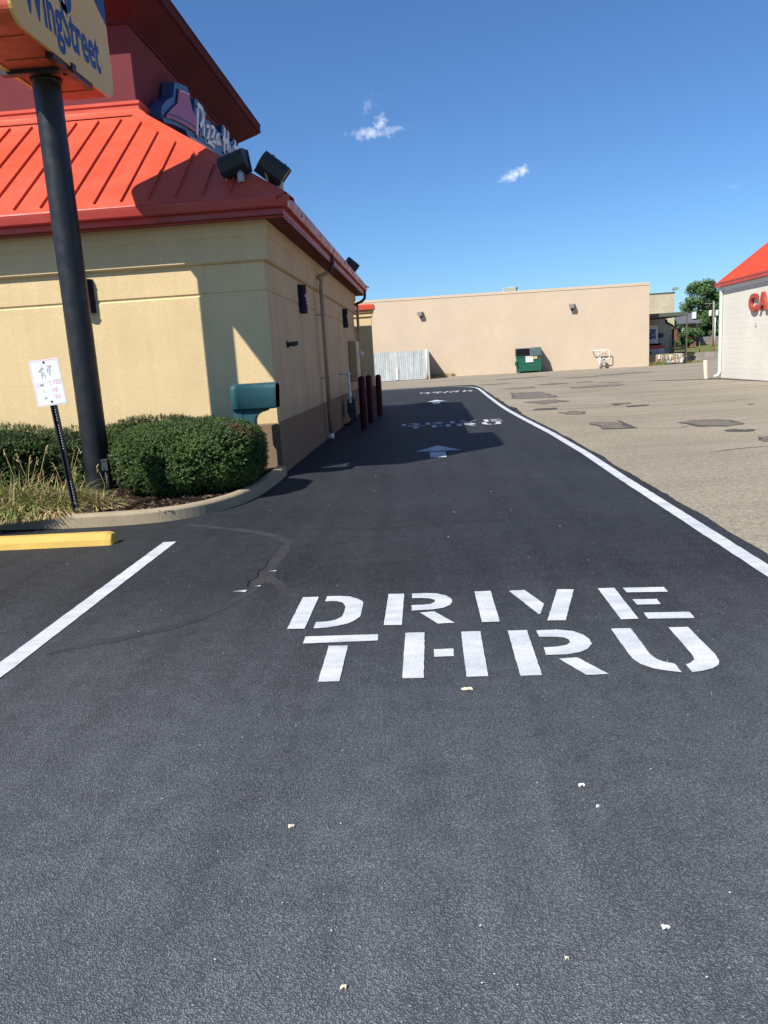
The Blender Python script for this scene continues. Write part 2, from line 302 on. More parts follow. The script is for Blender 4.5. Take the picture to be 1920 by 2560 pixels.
M['wood2']=weathered('weathered_wood',(.28,.24,.2),.9,.2,.25,6,40)
M['crate']=weathered('dark_crate',(.03,.035,.04),.7,.3,.2)
M['cardboard']=weathered('cardboard',(.50,.36,.19),.9,.1,.2,4,20)
def balemat():
    m=mat('mixed_cardboard',(.4,.3,.2),.9,.1); n=N(m)
    c=n.ramp(n.vor(9,'Color',scale=(1.6,1,.5)),[(.2,(.22,.12,.06)),(.4,(.44,.30,.16)),(.6,(.56,.43,.27)),(.78,(.7,.66,.6)),(.9,(.25,.42,.55))])
    n.base(n.mix(c,n.ramp(n.noise(16,4),[(.35,.55),(.6,1.1)]),1,'MULTIPLY')); n.bump(n.noise(12,4),.05,.8); return m
M['bale']=balemat()
M['shingle']=weathered('grey_shingle',(.11,.11,.125),.9,.2,.15,1,12)
M['canopy']=weathered('olive_metal',(.105,.115,.085),.6,.3,.12)
M['grass']=weathered('lawn',(.155,.165,.05),.95,.1,.3,1.2,30,.02,40)
M['bark']=weathered('bark',(.10,.075,.05),.95,.1,.3,8,40,.01,30)
M['glass']=mat('dark_glass',(.03,.035,.04),.1,.5)
def leafmat(name,cols,rough=.55,trans=0):
    m=mat(name,cols[0],rough,.3); n=N(m)
    g=n.n('ShaderNodeNewGeometry'); st=[(i/(len(cols)-1) if len(cols)>1 else 0,c) for i,c in enumerate(cols)]
    c=n.ramp(g.outputs['Random Per Island'],st)
    n.base(n.mix(c,n.ramp(n.noise(1.7,4),[(.35,.72),(.65,1.2)]),1,'MULTIPLY')); return m
M['yew']=leafmat('yew_needles',[(.018,.042,.010),(.035,.073,.016),(.065,.115,.024),(.125,.18,.04)])
M['twig']=mat('brown_twigs',(.12,.07,.04),.9,.1)
M['core']=mat('bush_interior',(.012,.018,.008),.95,.05)
M['leafA']=leafmat('tree_leaves',[(.035,.08,.02),(.055,.115,.03),(.09,.16,.045),(.13,.19,.06)])
M['leafB']=leafmat('dark_tree_leaves',[(.03,.065,.02),(.045,.09,.025),(.075,.125,.035)])
M['bladeG']=leafmat('green_blades',[(.10,.17,.035),(.17,.23,.055),(.30,.30,.09),(.13,.17,.06)])
M['bladeT']=leafmat('dry_blades',[(.46,.33,.15),(.60,.45,.23),(.30,.18,.09),(.48,.38,.17),(.22,.12,.07)])
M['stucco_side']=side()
# ================================================================= SETTING
def struct(name,mb,m,label=None,fix=True):
    o=mb.build(name,m,fix=fix); o['kind']='structure'
    if label: o['label']=label
    return o
# ground (one sheet to the horizon)
g=MB(); g.face([(-900,-900,-.012),(900,-900,-.012),(900,1500,-.012),(-900,1500,-.012)]); 
struct('ground',g,M['grass'],'flat ground reaching the horizon')
g=MB(); g.face([(-60,-30,0),(70,-30,0),(70,68,0),(46,92,0),(-60,92,0)])
struct('parking_lot',g,M['lot'],'old tan asphalt of the parking lot')
# new black drive-through lane
rows=[]; y=-8
xs=[(-9,2.44),(5,2.46),(12,2.50),(15,2.50),(19,2.40),(22,2.36),(25,2.40),(31,2.44),(37,2.50),(39.3,2.52),(41.5,2.42),(42.5,2.3),(43.2,1.6)]
while y<43.2:
    for (a,b) in zip(xs,xs[1:]):
        if a[0]<=y<=b[0]: base=a[1]+(b[1]-a[1])*(y-a[0])/(b[0]-a[0])
    wob=(.05*noise.noise(Vector((0,y*.9,3)))+.022*noise.noise(Vector((3,y*5,3))))
    if 20.5<y<24: wob+=.10*math.sin((y-20.5)/3.5*math.pi)
    x0_=-16 if y<42.4 else -16+(y-42.4)*18
    rows.append((x0_,base+wob,y)); y+=.12
g=MB()
for a,b in zip(rows,rows[1:]): g.face([(a[0],a[2],.004),(a[1],a[2],.004),(b[1],b[2],.004),(b[0],b[2],.004)])
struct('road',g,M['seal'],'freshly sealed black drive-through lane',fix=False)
# white edge line
g=ribbon([(2.26,-6),(2.27,2),(2.28,5.3),(2.31,9.5),(2.35,12),(2.33,15.2),(2.22,19.3),(2.17,22.3),(2.17,25),(2.23,31),(2.28,34),(2.31,37.4),(2.24,38.8),(1.95,40.2),(1.3,41.5),(.4,42.1),(-2.1,42.25),(-9,42.1)],.125,.009,.006)
struct('edge_line',g,M['paint'],'long white line along the right edge of the black lane',fix=False)
g=ribbon([(-2.51,1.2),(-2.515,4.0),(-2.545,5.5),(-2.575,7.1)],.128,.009,.006); struct('stall_line',g,M['paint'],'white parking stall line at the left of the lane',fix=False)
def letters(name,dx,dy,label,s=1):
    for_row={}
    g=MB()
    for ch,p in LETTERS:
        # round the corners of the stencil openings a little, add a ragged spray edge
        q=[]; n=len(p)
        for i in range(n):
            a,b=Vector(p[i]),Vector(p[(i+1)%n]); L=(b-a).length; k=max(1,int(L/.03))
            for j in range(k):
                v=a.lerp(b,j/k); t=.0035
                q.append((v.x+dx+t*noise.noise(Vector((v.x*45,v.y*45,dx))),v.y+dy+t*noise.noise(Vector((v.x*45,v.y*45,9+dx)))))
        ngon(g,q,.009)
    return struct(name,g,M['paint'],label)
letters('road_lettering',0,0,'white stencilled words DRIVE THRU nearest the viewer')
letters('road_lettering',.215,14.22,'white stencilled words DRIVE THRU half in the shadow of the building')
letters('road_lettering',.49,31.35,'white stencilled words DRIVE THRU at the far end of the lane')
def arrow(ax,ay,w,yh,sx0,sx1,y1,y0,label):
    g=MB(); ngon(g,[(ax,ay),(ax-w,yh+.04),(ax+w,yh-.04)],.009); ngon(g,[(sx0,y0+.02),(sx1,y0-.02),(sx1,y1-.02),(sx0,y1+.02)],.009); struct('road_arrow',g,M['paint'],label)
arrow(.09,14.16,.395,13.30,-.05,.215,13.18,12.43,'white straight-ahead arrow lying at the near edge of the building shadow')
arrow(.22,29.6,.39,28.3,.065,.335,28.0,27.1,'small white straight-ahead arrow farther down the lane')
# repairs and cracks
def patchy(pts,label,edge=.07,seed=0,inner=True,jit=.05):
    c=Vector((sum(p[0] for p in pts)/len(pts),sum(p[1] for p in pts)/len(pts)))
    D=[]
    for i in range(len(pts)):
        a,b=Vector(pts[i]),Vector(pts[(i+1)%len(pts)]); k=max(2,int((b-a).length/.12))
        D+=[a.lerp(b,j/k) for j in range(k)]
    def jitd(e,z,s2):
        o=[]
        for p in D:
            d=(p-c); L=d.length; q=c+d*max(.1,(L-e)/L); o.append((q.x+jit*noise.noise(Vector((p.x*4+s2,p.y*3,seed))),q.y+1.6*jit*noise.noise(Vector((p.x*4,p.y*3+s2,seed+9)))))
        return o
    g=MB(); ngon(g,jitd(0,.004,0),.004,0)
    if inner: ngon(g,jitd(edge,.008,2),.008,1)
    struct('asphalt_patch',g,[M['tar'],M['patch']],label)
PT=[([(3.26,31.75),(4.4,31.33),(4.39,27.17),(4.23,26.78),(3.21,27.12),(2.91,27.68)],1),([(3.0,25.41),(4.07,25.83),(4.32,24.54),(3.39,23.81)],1),([(2.89,22.07),(3.52,22.03),(3.44,21.37),(2.85,21.52)],0),
([(3.28,20.21),(3.82,20.55),(3.95,20.11),(3.76,19.33),(3.35,19.41)],1),([(3.4,17.0),(3.9,16.98),(3.98,15.42),(3.78,15.31),(3.32,15.51)],1),([(5.11,22.37),(5.69,22.47),(5.58,21.91),(5.08,21.91)],1),
([(5.19,21.11),(5.73,21.36),(5.78,20.93),(5.22,20.78)],0),([(4.99,16.05),(5.63,16.35),(6.01,15.98),(5.94,15.07),(5.53,14.69),(5.06,15.07)],1),([(5.23,14.14),(5.57,14.31),(5.76,14.02),(5.53,13.73),(5.19,13.87)],1),
([(5.22,12.73),(5.41,12.9),(5.7,12.71),(5.47,12.05),(5.12,12.33)],1),([(5.03,37.8),(6.14,38.84),(6.74,37.48),(5.58,36.85)],1),([(3.22,35.68),(4.66,35.93),(4.7,35.04),(3.39,35.04)],1),([(5.84,33.27),(7.3,33.7),(8.17,33.26),(7.68,32.25),(5.85,32.14)],1),
([(7.74,19.64),(7.94,19.58),(7.7,19.24)],0),([(7.08,38.42),(7.81,38.35),(7.75,37.65),(7.03,37.71)],1),([(7.78,36.29),(8.59,35.75),(8.34,35.0)],1),([(2.67,41.83),(4.08,42.09),(4.29,41.43),(2.81,41.08)],1),([(9.5,46),(12,47.5),(13,46),(10,44.8)],1),([(4,49),(7,50.5),(7.4,49),(4.5,48)],1),([(7.5,44.5),(9.3,45),(9.4,44),(7.8,43.6)],1)]
for i,(p,inn) in enumerate(PT): patchy(p,None,.07 if inn else .05,i,bool(inn),.13)
struct('asphalt_patch',(lambda m:(ngon(m,blob([(9.6,35.2),(11,34.2),(12.2,33.9),(12.37,33.8),(12.37,28.2),(12.1,29.5),(11.95,31),(11.8,32.5),(11.2,33.4),(10,34.3)],.05,4),.004,0),m)[1])(MB()),[M['tar']],'dark sealed strip along the foot of the white building')
for k,(p,w,mt) in enumerate([([(-2.84,8.0),(-2.59,7.89),(-2.21,7.64),(-1.86,7.42),(-1.57,7.16),(-1.40,6.89),(-1.36,6.52),(-1.37,6.1),(-1.33,5.75),(-1.22,5.52),(-1.08,5.26),(-.96,5.07)],.10,'crack'),
  ([(-1.40,6.0),(-1.37,5.6),(-1.39,5.3),(-1.49,5.02),(-1.62,4.72),(-1.8,4.56),(-2.0,4.43),(-2.16,4.36),(-2.36,4.2)],.085,'crack'),
  ([(-1.44,6.3),(-1.41,6.0),(-1.44,5.87),(-1.41,5.7),(-1.45,5.6),(-1.43,5.45)],.011,'slit'),
  ([(-2.84,8.0),(-1.9,7.66),(-1.3,7.42),(-.6,7.30),(.6,7.45),(1.9,7.2)],.022,'crack'),([(2.6,19),(4.4,18.2),(6,18.5),(7.5,18.0)],.02,'patch'),([(6,24.3),(7.6,24.9),(9.2,24.5)],.03,'patch'),
  ([(4.0,11.4),(4.9,11.7),(5.6,11.5)],.03,'tar'),([(2.6,21.5),(4.1,21.2),(5.2,21.7)],.04,'patch'),([(5.6,16.8),(6.9,17.3),(8.4,16.9)],.02,'patch'),([(2.6,23.2),(3.3,23.0),(3.9,22.3),(5.0,22.2),(5.2,21.2),(6.4,20.6),(8.6,21.2)],.025,'tar'),([(4.3,26.9),(5.6,26.2),(7.2,26.9),(9.4,26.1),(12,27)],.028,'tar'),([(3.2,33.5),(5.2,34.4),(6.4,33.4),(9.2,34.6)],.035,'tar'),([(3.9,15.4),(4.6,14.9),(5.0,15.3)],.018,'tar'),([(2.7,29),(5.2,30),(7.9,29.3),(10.6,30.4)],.03,'patch'),([(4.4,9.2),(4.9,9.6),(5.4,9.5)],.015,'patch'),([(5,40),(8,41),(11,40.2),(15,41.5)],.05,'tar'),([(3,46),(7,46.6),(12,52)],.06,'patch'),([(6.0,15.6),(6.7,15.9),(7.4,15.6)],.018,'tar')]):
    struct('asphalt_crack',ribbon([Vector(q) for q in catmull(p,5)],w,.0055+.0005*k,w*.35,.05,k,None,True),M[mt],fix=False)
struct('asphalt_crack',ribbon([(4.05,17.1),(3.97,15.3)],.07,.006,.03),M['tar'],fix=False)
struct('lane_seam',ribbon([(-2.2,13.65),(-1,13.7),(.5,13.6),(1.8,13.7)],.012,.0100,.004),M['patch'],'thin pale seam across the shaded lane',fix=False)
# grassy rise behind
g=MB(); nx,ny=30,24
def hz(x,y):
    t=max(0,min(1,(y-66.8)/2)); return -.05+t*(.65+max(0,(y-69))*.016+ max(0,y-101)*.03)+.08*noise.noise(Vector((x*.2,y*.2,0)))*t
vs=[(18+i*2.6,66.6+j*2.4+ (0),hz(18+i*2.6,66.6+j*2.4)) for j in range(ny) for i in range(nx)]
g.add(vs,[(j*nx+i,j*nx+i+1,(j+1)*nx+i+1,(j+1)*nx+i) for j in range(ny-1) for i in range(nx-1)],0,True)
struct('terrain',g,M['grass'],'low grassy bank behind the store')
# ================================================================= KERB AND BED
kp=[(-11,8.14),(-4.86,8.12),(-4.4,8.07),(-3.93,8.02),(-3.28,8.06),(-2.85,8.22),(-2.5,8.6),(-2.28,9.2),(-2.2,10),(-2.19,10.9),(-2.2,11.36)]
kc=[Vector((-11,8.14)),Vector((-8,8.13)),Vector((-6,8.13))]+catmull(kp[1:],6)
def offset(P,d):
    o=[]
    for i,p in enumerate(P):
        t=(P[min(i+1,len(P)-1)]-P[max(i-1,0)]).normalized(); o.append(Vector((p.x-t.y*d,p.y+t.x*d)))
    return o
m=MB(); rings=[(0,-.01),(.012,.115),(.035,.14),(.13,.147),(.155,.135),(.16,.05)]
L=[]; 
for d,z in rings: L.append([(q.x,q.y,z+.004*noise.noise(Vector((q.x*6,q.y*6,d*9)))) for q in offset(kc,d)])
n=len(kc)
for a in range(len(L)-1): m.add(L[a]+L[a+1],[(i,i+1,n+i+1,n+i) for i in range(n-1)],0,a in(1,2,3))
m.face([r[-1] for r in L]); m.face([r[0] for r in reversed(L)])
kb=m.build('kerb',M['concrete']); kb['kind']='structure'; kb['label']='curved tan concrete kerb round the planting bed'
m=MB(); inn=offset(kc,.15); bed=[(q.x,q.y) for q in inn]+[(-2.36,11.43),(-11,11.43)]; ngon(m,bed,.115)
o=m.build('mulch_bed',M['mulch']); o['kind']='structure'; o['label']='dark mulch ground of the planting bed'
# mulch chips (uncountable)
m=MB(); r2=random.Random(4)
for i in range(5200):
    x=r2.uniform(-5.2,-2.3); y=8.15+r2.random()**1.3*3.0
    if x>-2.9 and y<8.45+ (x+2.9)*1.6: continue
    s=r2.uniform(.008,.028); a=r2.uniform(0,6.28); t=r2.uniform(-.5,.5); dx,dy=math.cos(a)*s,math.sin(a)*s; w=.35
    z=.118+r2.random()*.012; c=Vector((x,y,z)); u=Vector((dx,dy,t*s)); v=Vector((-dy*w,dx*w,r2.uniform(-.2,.5)*s))
    m.face([c-u-v,c+u-v,c+u+v,c-u+v],r2.choice([0,0,1,2]))
o=m.build('mulch_chips',[M['mulch'],M['bark'],weathered('chip',(.16,.10,.06),.9,.1)],fix=False); tag(o,'loose bark chips lying on the planting bed','mulch',kind='stuff')
# ================================================================= RESTAURANT
RX0,RX1,RY0,RY1=-14.8,-2.29,11.44,24.9
def ringwall(mb,x0,x1,y0,y1,prof,mis=(0,0,0,0),closed=False,sm=False):
    for (o0,z0),(o1,z1) in zip(prof,prof[1:]):
        a=[(x0-o0,y0-o0,z0),(x1+o0,y0-o0,z0),(x1+o0,y1+o0,z0),(x0-o0,y1+o0,z0)]
        b=[(x0-o1,y0-o1,z1),(x1+o1,y0-o1,z1),(x1+o1,y1+o1,z1),(x0-o1,y1+o1,z1)]
        for i in range(4): mb.face([a[i],a[(i+1)%4],b[(i+1)%4],b[i]],mis[i],sm)
rest=empty('restaurant',(-2.29,11.44,0),0,'tan stucco restaurant with orange red metal roof and dark maroon tower','building')
def loc(o,p):  # keep world coordinates while parenting
    o.parent=p; o.matrix_parent_inverse=p.matrix_basis.inverted(); return o
m=MB(); prof=[(0,.775),(0,2.665),(-.016,2.68),(-.016,2.70),(0,2.715),(0,3.10),(.045,3.115),(.062,3.135),(.062,3.44),(.072,3.455),(.085,3.485),(.09,3.51),(.09,3.70)]
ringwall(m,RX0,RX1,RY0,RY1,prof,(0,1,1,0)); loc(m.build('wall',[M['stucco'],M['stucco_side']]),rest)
m=MB(); ringwall(m,RX0,RX1,RY0,RY1,[(.022,-.02),(.022,.765),(.012,.78),(-.01,.785)]); w=loc(m.build('wall_base',M['wain']),rest); w['label']='brown stucco base band'
# soffit with vent slots
m=MB(); ringwall(m,RX0,RX1,RY0,RY1,[(.05,3.655),(.40,3.655)]); 
for i in range(60):
    yy=RY0-.1+i*.225
    m.box(RX1+.12,RX1+.36,yy,yy+.012,3.648,3.653)
loc(m.build('soffit',M['soffit']),rest)
EX0,EX1,EY0,EY1=RX0-.45,-1.80,11.04,24.95
# fascia + gutter as one profile each
m=MB(); ringwall(m,EX0,EX1,EY0,EY1,[(-.12,3.63),(-.10,3.63),(-.10,3.86),(-.16,3.86)]); loc(m.build('fascia',M['redtrim']),rest)
m=MB(); ringwall(m,EX0,EX1,EY0,EY1,[(-.097,3.755),(-.03,3.755),(-.018,3.775),(-.004,3.86),(.0,3.895),(-.008,3.91),(-.02,3.91),(-.022,3.89),(-.03,3.80)])
for k in range(7):
    yy=EY0+1.2+k*2.0
    m.box(EX1-.02,EX1+.0015,yy,yy+.02,3.80,3.895)
gut=loc(m.build('gutter',M['redtrim']),rest)
# roof: four hips up to the tower
TX0,TX1,TY0,TY1=-12.3,-4.78,14.04,21.6
e=.03; ZL,ZH=3.905,6.05
A=[(EX0+e,EY0+e,ZL),(EX1-e,EY0+e,ZL),(EX1-e,EY1-e,ZL),(EX0+e,EY1-e,ZL)]; B=[(TX0,TY0,ZH),(TX1,TY0,ZH),(TX1,TY1,ZH),(TX0,TY1,ZH)]
m=MB()
for i in range(4): m.face([A[i],A[(i+1)%4],B[(i+1)%4],B[i]])
for i in range(4):
    a,b=Vector(A[i]),Vector(A[(i+1)%4]); m.face([a,b,b-Vector((0,0,.05)),a-Vector((0,0,.05))])
# standing seams
def seam(p,q,nrm,w=.016,h=.035):
    p,q=Vector(p),Vector(q); d=(q-p).normalized(); s=d.cross(nrm).normalized()*w/2; u=nrm*h
    V=[p-s,p+s,p+s+u,p-s+u,q-s,q+s,q+s+u,q-s+u]
    m.add(V,[(0,1,2,3),(4,7,6,5),(0,4,5,1),(1,5,6,2),(2,6,7,3),(3,7,4,0)])
Af=[Vector(a) for a in A];Bf=[Vector(b) for b in B]
sl=(ZH-ZL)/(TY0-EY0-e); nf=Vector((0,-sl,1)).normalized(); slr=(ZH-ZL)/(EX1-e-TX1); nr=Vector((slr,0,1)).normalized()
k=0
while True:
    x=-2.25-.388*k; k+=1
    if x<EX0+.3: break
    t=1
    if x>TX1: t=min(1,(EX1-e-x)/(EX1-e-TX1))
    if x<TX0: t=(x-EX0-e)/(TX0-EX0-e)
    t1=t-.085 if (x>TX1-.001 or x<TX0) else t-.10
    if t1<.07: continue
    y0=EY0+e+.12; z0=ZL+.12*sl; y1=EY0+e+t1*(TY0-EY0-e); z1=ZL+t1*(ZH-ZL)
    seam((x,y0,z0),(x,y1,z1),nf)
y=EY0+.5
while y<EY1-.3:
    t=1
    if y<TY0: t=(y-EY0-e)/(TY0-EY0-e)
    if y>TY1: t=(EY1-e-y)/(EY1-e-TY1)
    t-=.085
    if t>.07: seam((EX1-e-.12,y,ZL+.12*slr),(EX1-e-t*(EX1-e-TX1),y,ZL+t*(ZH-ZL)),nr)
    y+=.388
loc(m.build('roof',M['redroof']),rest)
# hip caps and top flashing
def cap(a,b,n1,n2,w=.16):
    m=MB()
    a,b=Vector(a),Vector(b); d=(b-a).normalized(); up=Vector((0,0,.022))
    s1=(n1.cross(d)).normalized()*w; s2=(d.cross(n2)).normalized()*w
    if s1.dot(s2)>0: s2=-s2
    m.face([a+up*1.5,b+up*1.5,b+s1+up,a+s1+up]); m.face([a+up*1.5,a+s2+up,b+s2+up,b+up*1.5])
    m.face([a+s1+up,b+s1+up,b+s1-up,a+s1-up]); m.face([a+s2+up,a+s2-up,b+s2-up,b+s2+up]); loc(m.build('hip_cap',M['redroof']),rest)
cap(A[1],B[1],nf,nr,.17); cap(A[2],B[2],nr,Vector((0,sl,1)).normalized(),.17); cap(A[0],B[0],nf,Vector((-slr,0,1)).normalized(),.17)
m=MB(); ringwall(m,TX0,TX1,TY0,TY1,[(.20,5.93),(.20,5.955),(.055,6.07),(.055,6.14),(.075,6.15),(.075,6.20),(.03,6.215),(-.01,6.215)]); loc(m.build('flashing',M['redroof']),rest)
m=MB(); ringwall(m,TX0,TX1,TY0,TY1,[(0,5.9),(0,7.44)]); tw=loc(m.build('tower_wall',M['maroon']),rest)
m=MB(); ringwall(m,TX0,TX1,TY0,TY1,[(-.01,7.40),(.03,7.40),(.035,7.455),(.50,7.765),(.50,7.79),(.56,7.80),(.56,7.985),(.575,7.99),(.575,8.015),(-.2,8.03)]); m.face([(TX0+.2,TY0+.2,8.03),(TX1-.2,TY0+.2,8.03),(TX1-.2,TY1-.2,8.03),(TX0+.2,TY1-.2,8.03)])
loc(m.build('cornice',M['cornice']),rest)
# short pier with its own cap behind the far corner
AX=(-2.46,-1.815,25.9,26.1)
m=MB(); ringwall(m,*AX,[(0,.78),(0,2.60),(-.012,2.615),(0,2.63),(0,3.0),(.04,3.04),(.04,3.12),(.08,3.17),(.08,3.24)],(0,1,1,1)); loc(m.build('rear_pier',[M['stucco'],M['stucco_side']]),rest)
m=MB(); ringwall(m,*AX,[(.02,-.02),(.02,.78),(0,.785)]); loc(m.build('pier_base',M['wain']),rest)
m=MB(); ringwall(m,*AX,[(.08,3.245),(.13,3.25),(.13,3.39),(.10,3.43),(-.05,3.44)]); m.face([(AX[0]+.05,AX[2]+.05,3.44),(AX[1]-.05,AX[2]+.05,3.44),(AX[1]-.05,AX[3]-.05,3.44),(AX[0]+.05,AX[3]-.05,3.44)]); loc(m.build('pier_cap',M['redroof']),rest)
# downspouts (sub-parts of the gutter)
def downspout(y,far=False):
    m=MB(); xo=EX1-.08
    pts=catmull([(xo,y,3.76),(xo,y,3.60),(xo-.04,y,3.50),(xo-.14,y,3.43),(xo-.30,y,3.37),(-2.13,y,3.30),(-2.15,y,3.15)],5)
    m.tube(pts[:14] if not far else pts[:26],.042,12,1); m.tube(pts[13:] if not far else pts[25:],.042,12,0)
    m.tube([(-2.15,y,3.16),(-2.15,y,2.0),(-2.16,y,.8)],.042,12,0); m.tube([(-2.16,y,.80),(-2.16,y,.12)],.043,12,2); m.tube([(-2.16,y,.13),(-2.155,y,.02)],.055,12,3)
    for z in (2.6,1.3): m.box(-2.29,-2.10,y-.05,y+.05,z,z+.025,0)
    o=m.build('downspout',[M['downspout'],M['bronze'],M['wain'],M['white']]); o.parent=gut; return o
downspout(16.45); downspout(24.75,True)
# ---- hat signboard on the tower
sb=empty('signboard',(-4.55,17.5,6.1),0,'dark blue wall signboard with magenta roof shape and white brush lettering on the maroon tower','sign')
def xpoly(pts,x0,x1,name,mt,par):
    bm=bmesh.new(); vs=[bm.verts.new((x1,p[0],p[1])) for p in pts]; f=bm.faces.new(vs); f.normal_update()
    r=bmesh.ops.extrude_face_region(bm,geom=[f]); 
    for v in [g_ for g_ in r['geom'] if isinstance(g_,bmesh.types.BMVert)]: v.co.x=x0
    bmesh.ops.triangulate(bm,faces=bm.faces[:],ngon_method='EAR_CLIP')
    m=MB(); m.bm(bm); return loc(m.build(name,mt),par)
bk=[tuple(p) for p in SIGN['back']]
xpoly(bk,-4.74,-4.50,'back_panel',M['logo_navy'],sb)
def grow(pts,d):
    cx=sum(p[0] for p in pts)/len(pts); cz=sum(p[1] for p in pts)/len(pts)
    return [(p[0]+(p[0]-cx)*d,p[1]+(p[1]-cz)*d) for p in pts]
xpoly(grow(SIGN['hat'],.05),-4.50,-4.485,'roof_shadow_outline',M['logo_dark'],sb)
xpoly(SIGN['hat'],-4.485,-4.46,'roof_emblem',M['logo_red'],sb)
m=MB()
def stroke(mb,pts,w,x0,x1,mi=0,ax='x'):
    P=catmull(pts,4) if len(pts)>2 else [Vector(q) for q in pts]; n=len(P); Ls=[];Rs=[]
    for i,p in enumerate(P):
        d=(P[min(i+1,n-1)]-P[max(i-1,0)]).normalized(); ww=w*(.75+.25*math.sin(math.pi*min(1,(i+.6)/n)))
        Ls.append((p.x-d.y*ww,p.y+d.x*ww)); Rs.append((p.x+d.y*ww,p.y-d.x*ww))
    for i in range(n-1):
        q=[Ls[i],Ls[i+1],Rs[i+1],Rs[i]]
        f=[(x1,a,b) for a,b in q]; g_=[(x0,a,b) for a,b in q]
        mb.face(f,mi); mb.face([f[0],f[1],g_[1],g_[0]],mi); mb.face([f[2],f[3],g_[3],g_[2]],mi)
    return mb
stroke(m,[tuple(p) for p in SIGN['hatband'][:5]],.014,-4.462,-4.45); loc(m.build('brim_line',M['logo_dark'],fix=False),sb)
m=MB(); stroke(m,[tuple(p) for p in SIGN['hatline'][:4]],.008,-4.462,-4.45); loc(m.build('crown_line',M['logo_white'],fix=False),sb)
xpoly(SIGN['swoosh'],-4.50,-4.47,'underline_swoosh',M['logo_gold'],sb)
xpoly(SIGN['leaf'],-4.50,-4.46,'leaf_dot',M['logo_green'],sb)
xpoly(SIGN['heart'],-4.50,-4.46,'roof_tip',M['logo_red'],sb)
for let in ('P','i','z1','z2','a','H','u','t'):
    m=MB()
    for k_,v in STROKES.items():
        if k_.startswith(let): stroke(m,[tuple(p) for p in v],.055 if let in 'PH' else .045,-4.50,-4.465+(.004 if k_[-1]=='2' else 0)+(.006 if k_[-1]=='3' else 0))
    loc(m.build('letter',M['logo_white'],fix=False),sb)
# ---- floodlights
def floodlight(label,base,head,tilt,roll=0,group='floodlights on the restaurant roof'):
    """tilt: Euler of the head. body is a ribbed tapered housing 0.42 wide"""
    t=empty('floodlight',base,0,label,'floodlight',group)
    H=MB(); prof=[(-.15,-.13),(.13,-.13),(.16,-.02),(.145,.08),(.07,.16),(-.07,.16),(-.15,.08)]
    prof=[(0,-.15),(.06,-.15),(.15,-.11),(.20,0),(.15,.11),(.06,.15),(0,.15)]
    x0,x1=-.20,.20
    for a in range(len(prof)-1): H.face([(x0,prof[a][0],prof[a][1]),(x1,prof[a][0],prof[a][1]),(x1,prof[a+1][0],prof[a+1][1]),(x0,prof[a+1][0],prof[a+1][1])],0,False)
    H.face([(x0,p[0],p[1]) for p in prof]); H.face([(x1,p[0],p[1]) for p in reversed(prof)])
    for k in range(13):
        x=x0+.02+k*.03
        for a in range(1,len(prof)-2):
            p,q=prof[a],prof[a+1]; H.face([(x,p[0]*1.07,p[1]*1.06),(x+.012,p[0]*1.07,p[1]*1.06),(x+.012,q[0]*1.07,q[1]*1.06),(x,q[0]*1.07,q[1]*1.06)])
    Mx=Matrix.Translation(Vector(head)-Vector(base))@tilt
    H.v=[tuple(Mx@Vector(v)) for v in H.v]; H.build('housing',M['bronze'],t,fix=False)
    F=MB(); F.box(-.215,.215,-.035,.0,-.165,.165,0,.006)
    for sx in (-.1,.1): F.box(sx-.01,sx+.01,-.03,.02,.16,.185)
    F.v=[tuple(Mx@Vector(v)) for v in F.v]; F.build('frame',M['black'],t)
    G_=MB(); G_.box(-.18,.18,-.042,-.036,-.13,.13); G_.v=[tuple(Mx@Vector(v)) for v in G_.v]; G_.build('lens',M['glass'],t)
    K=MB(); K.lathe([(0,0.075),(.05,.075),(.055,.06),(.055,-.05),(.05,-.06)],14); K.tube([(0,0,.06),(0,0,.12),tuple((Vector(head)-Vector(base))*.7)],.022,8); K.build('junction_box',M['steelg'],t)
    K=MB(); hb=Mx@Vector((.21,.03,.0)); K.tube([tuple(hb),(hb.x+.05,hb.y-.06,hb.z-.12),(hb.x+.12,hb.y-.10,min(-.06,hb.z-.28))],.013,6); K.build('bracket',M['downspout'],t); return t
def E3(x,y,z): return Matrix.Rotation(R(z),4,'Z')@Matrix.Rotation(R(y),4,'Y')@Matrix.Rotation(R(x),4,'X')
floodlight('black floodlight facing the hat signboard, its ribbed back level above the roof corner',(-2.52,11.48,4.25),(-2.60,11.60,4.45),E3(14,14,168))
floodlight('black floodlight tipped steeply against the sky at the very corner of the roof',(-2.0,11.6,4.14),(-2.08,11.6,4.35),E3(10,-38,190))
floodlight('small dark floodlight far along the right eave of the roof',(-1.93,20.9,3.97),(-1.89,20.9,4.10),E3(10,-40,200))
for fl in [o for o in bpy.data.objects if o.name.startswith('floodlight.002')]: fl.scale=(.85,.85,.85)
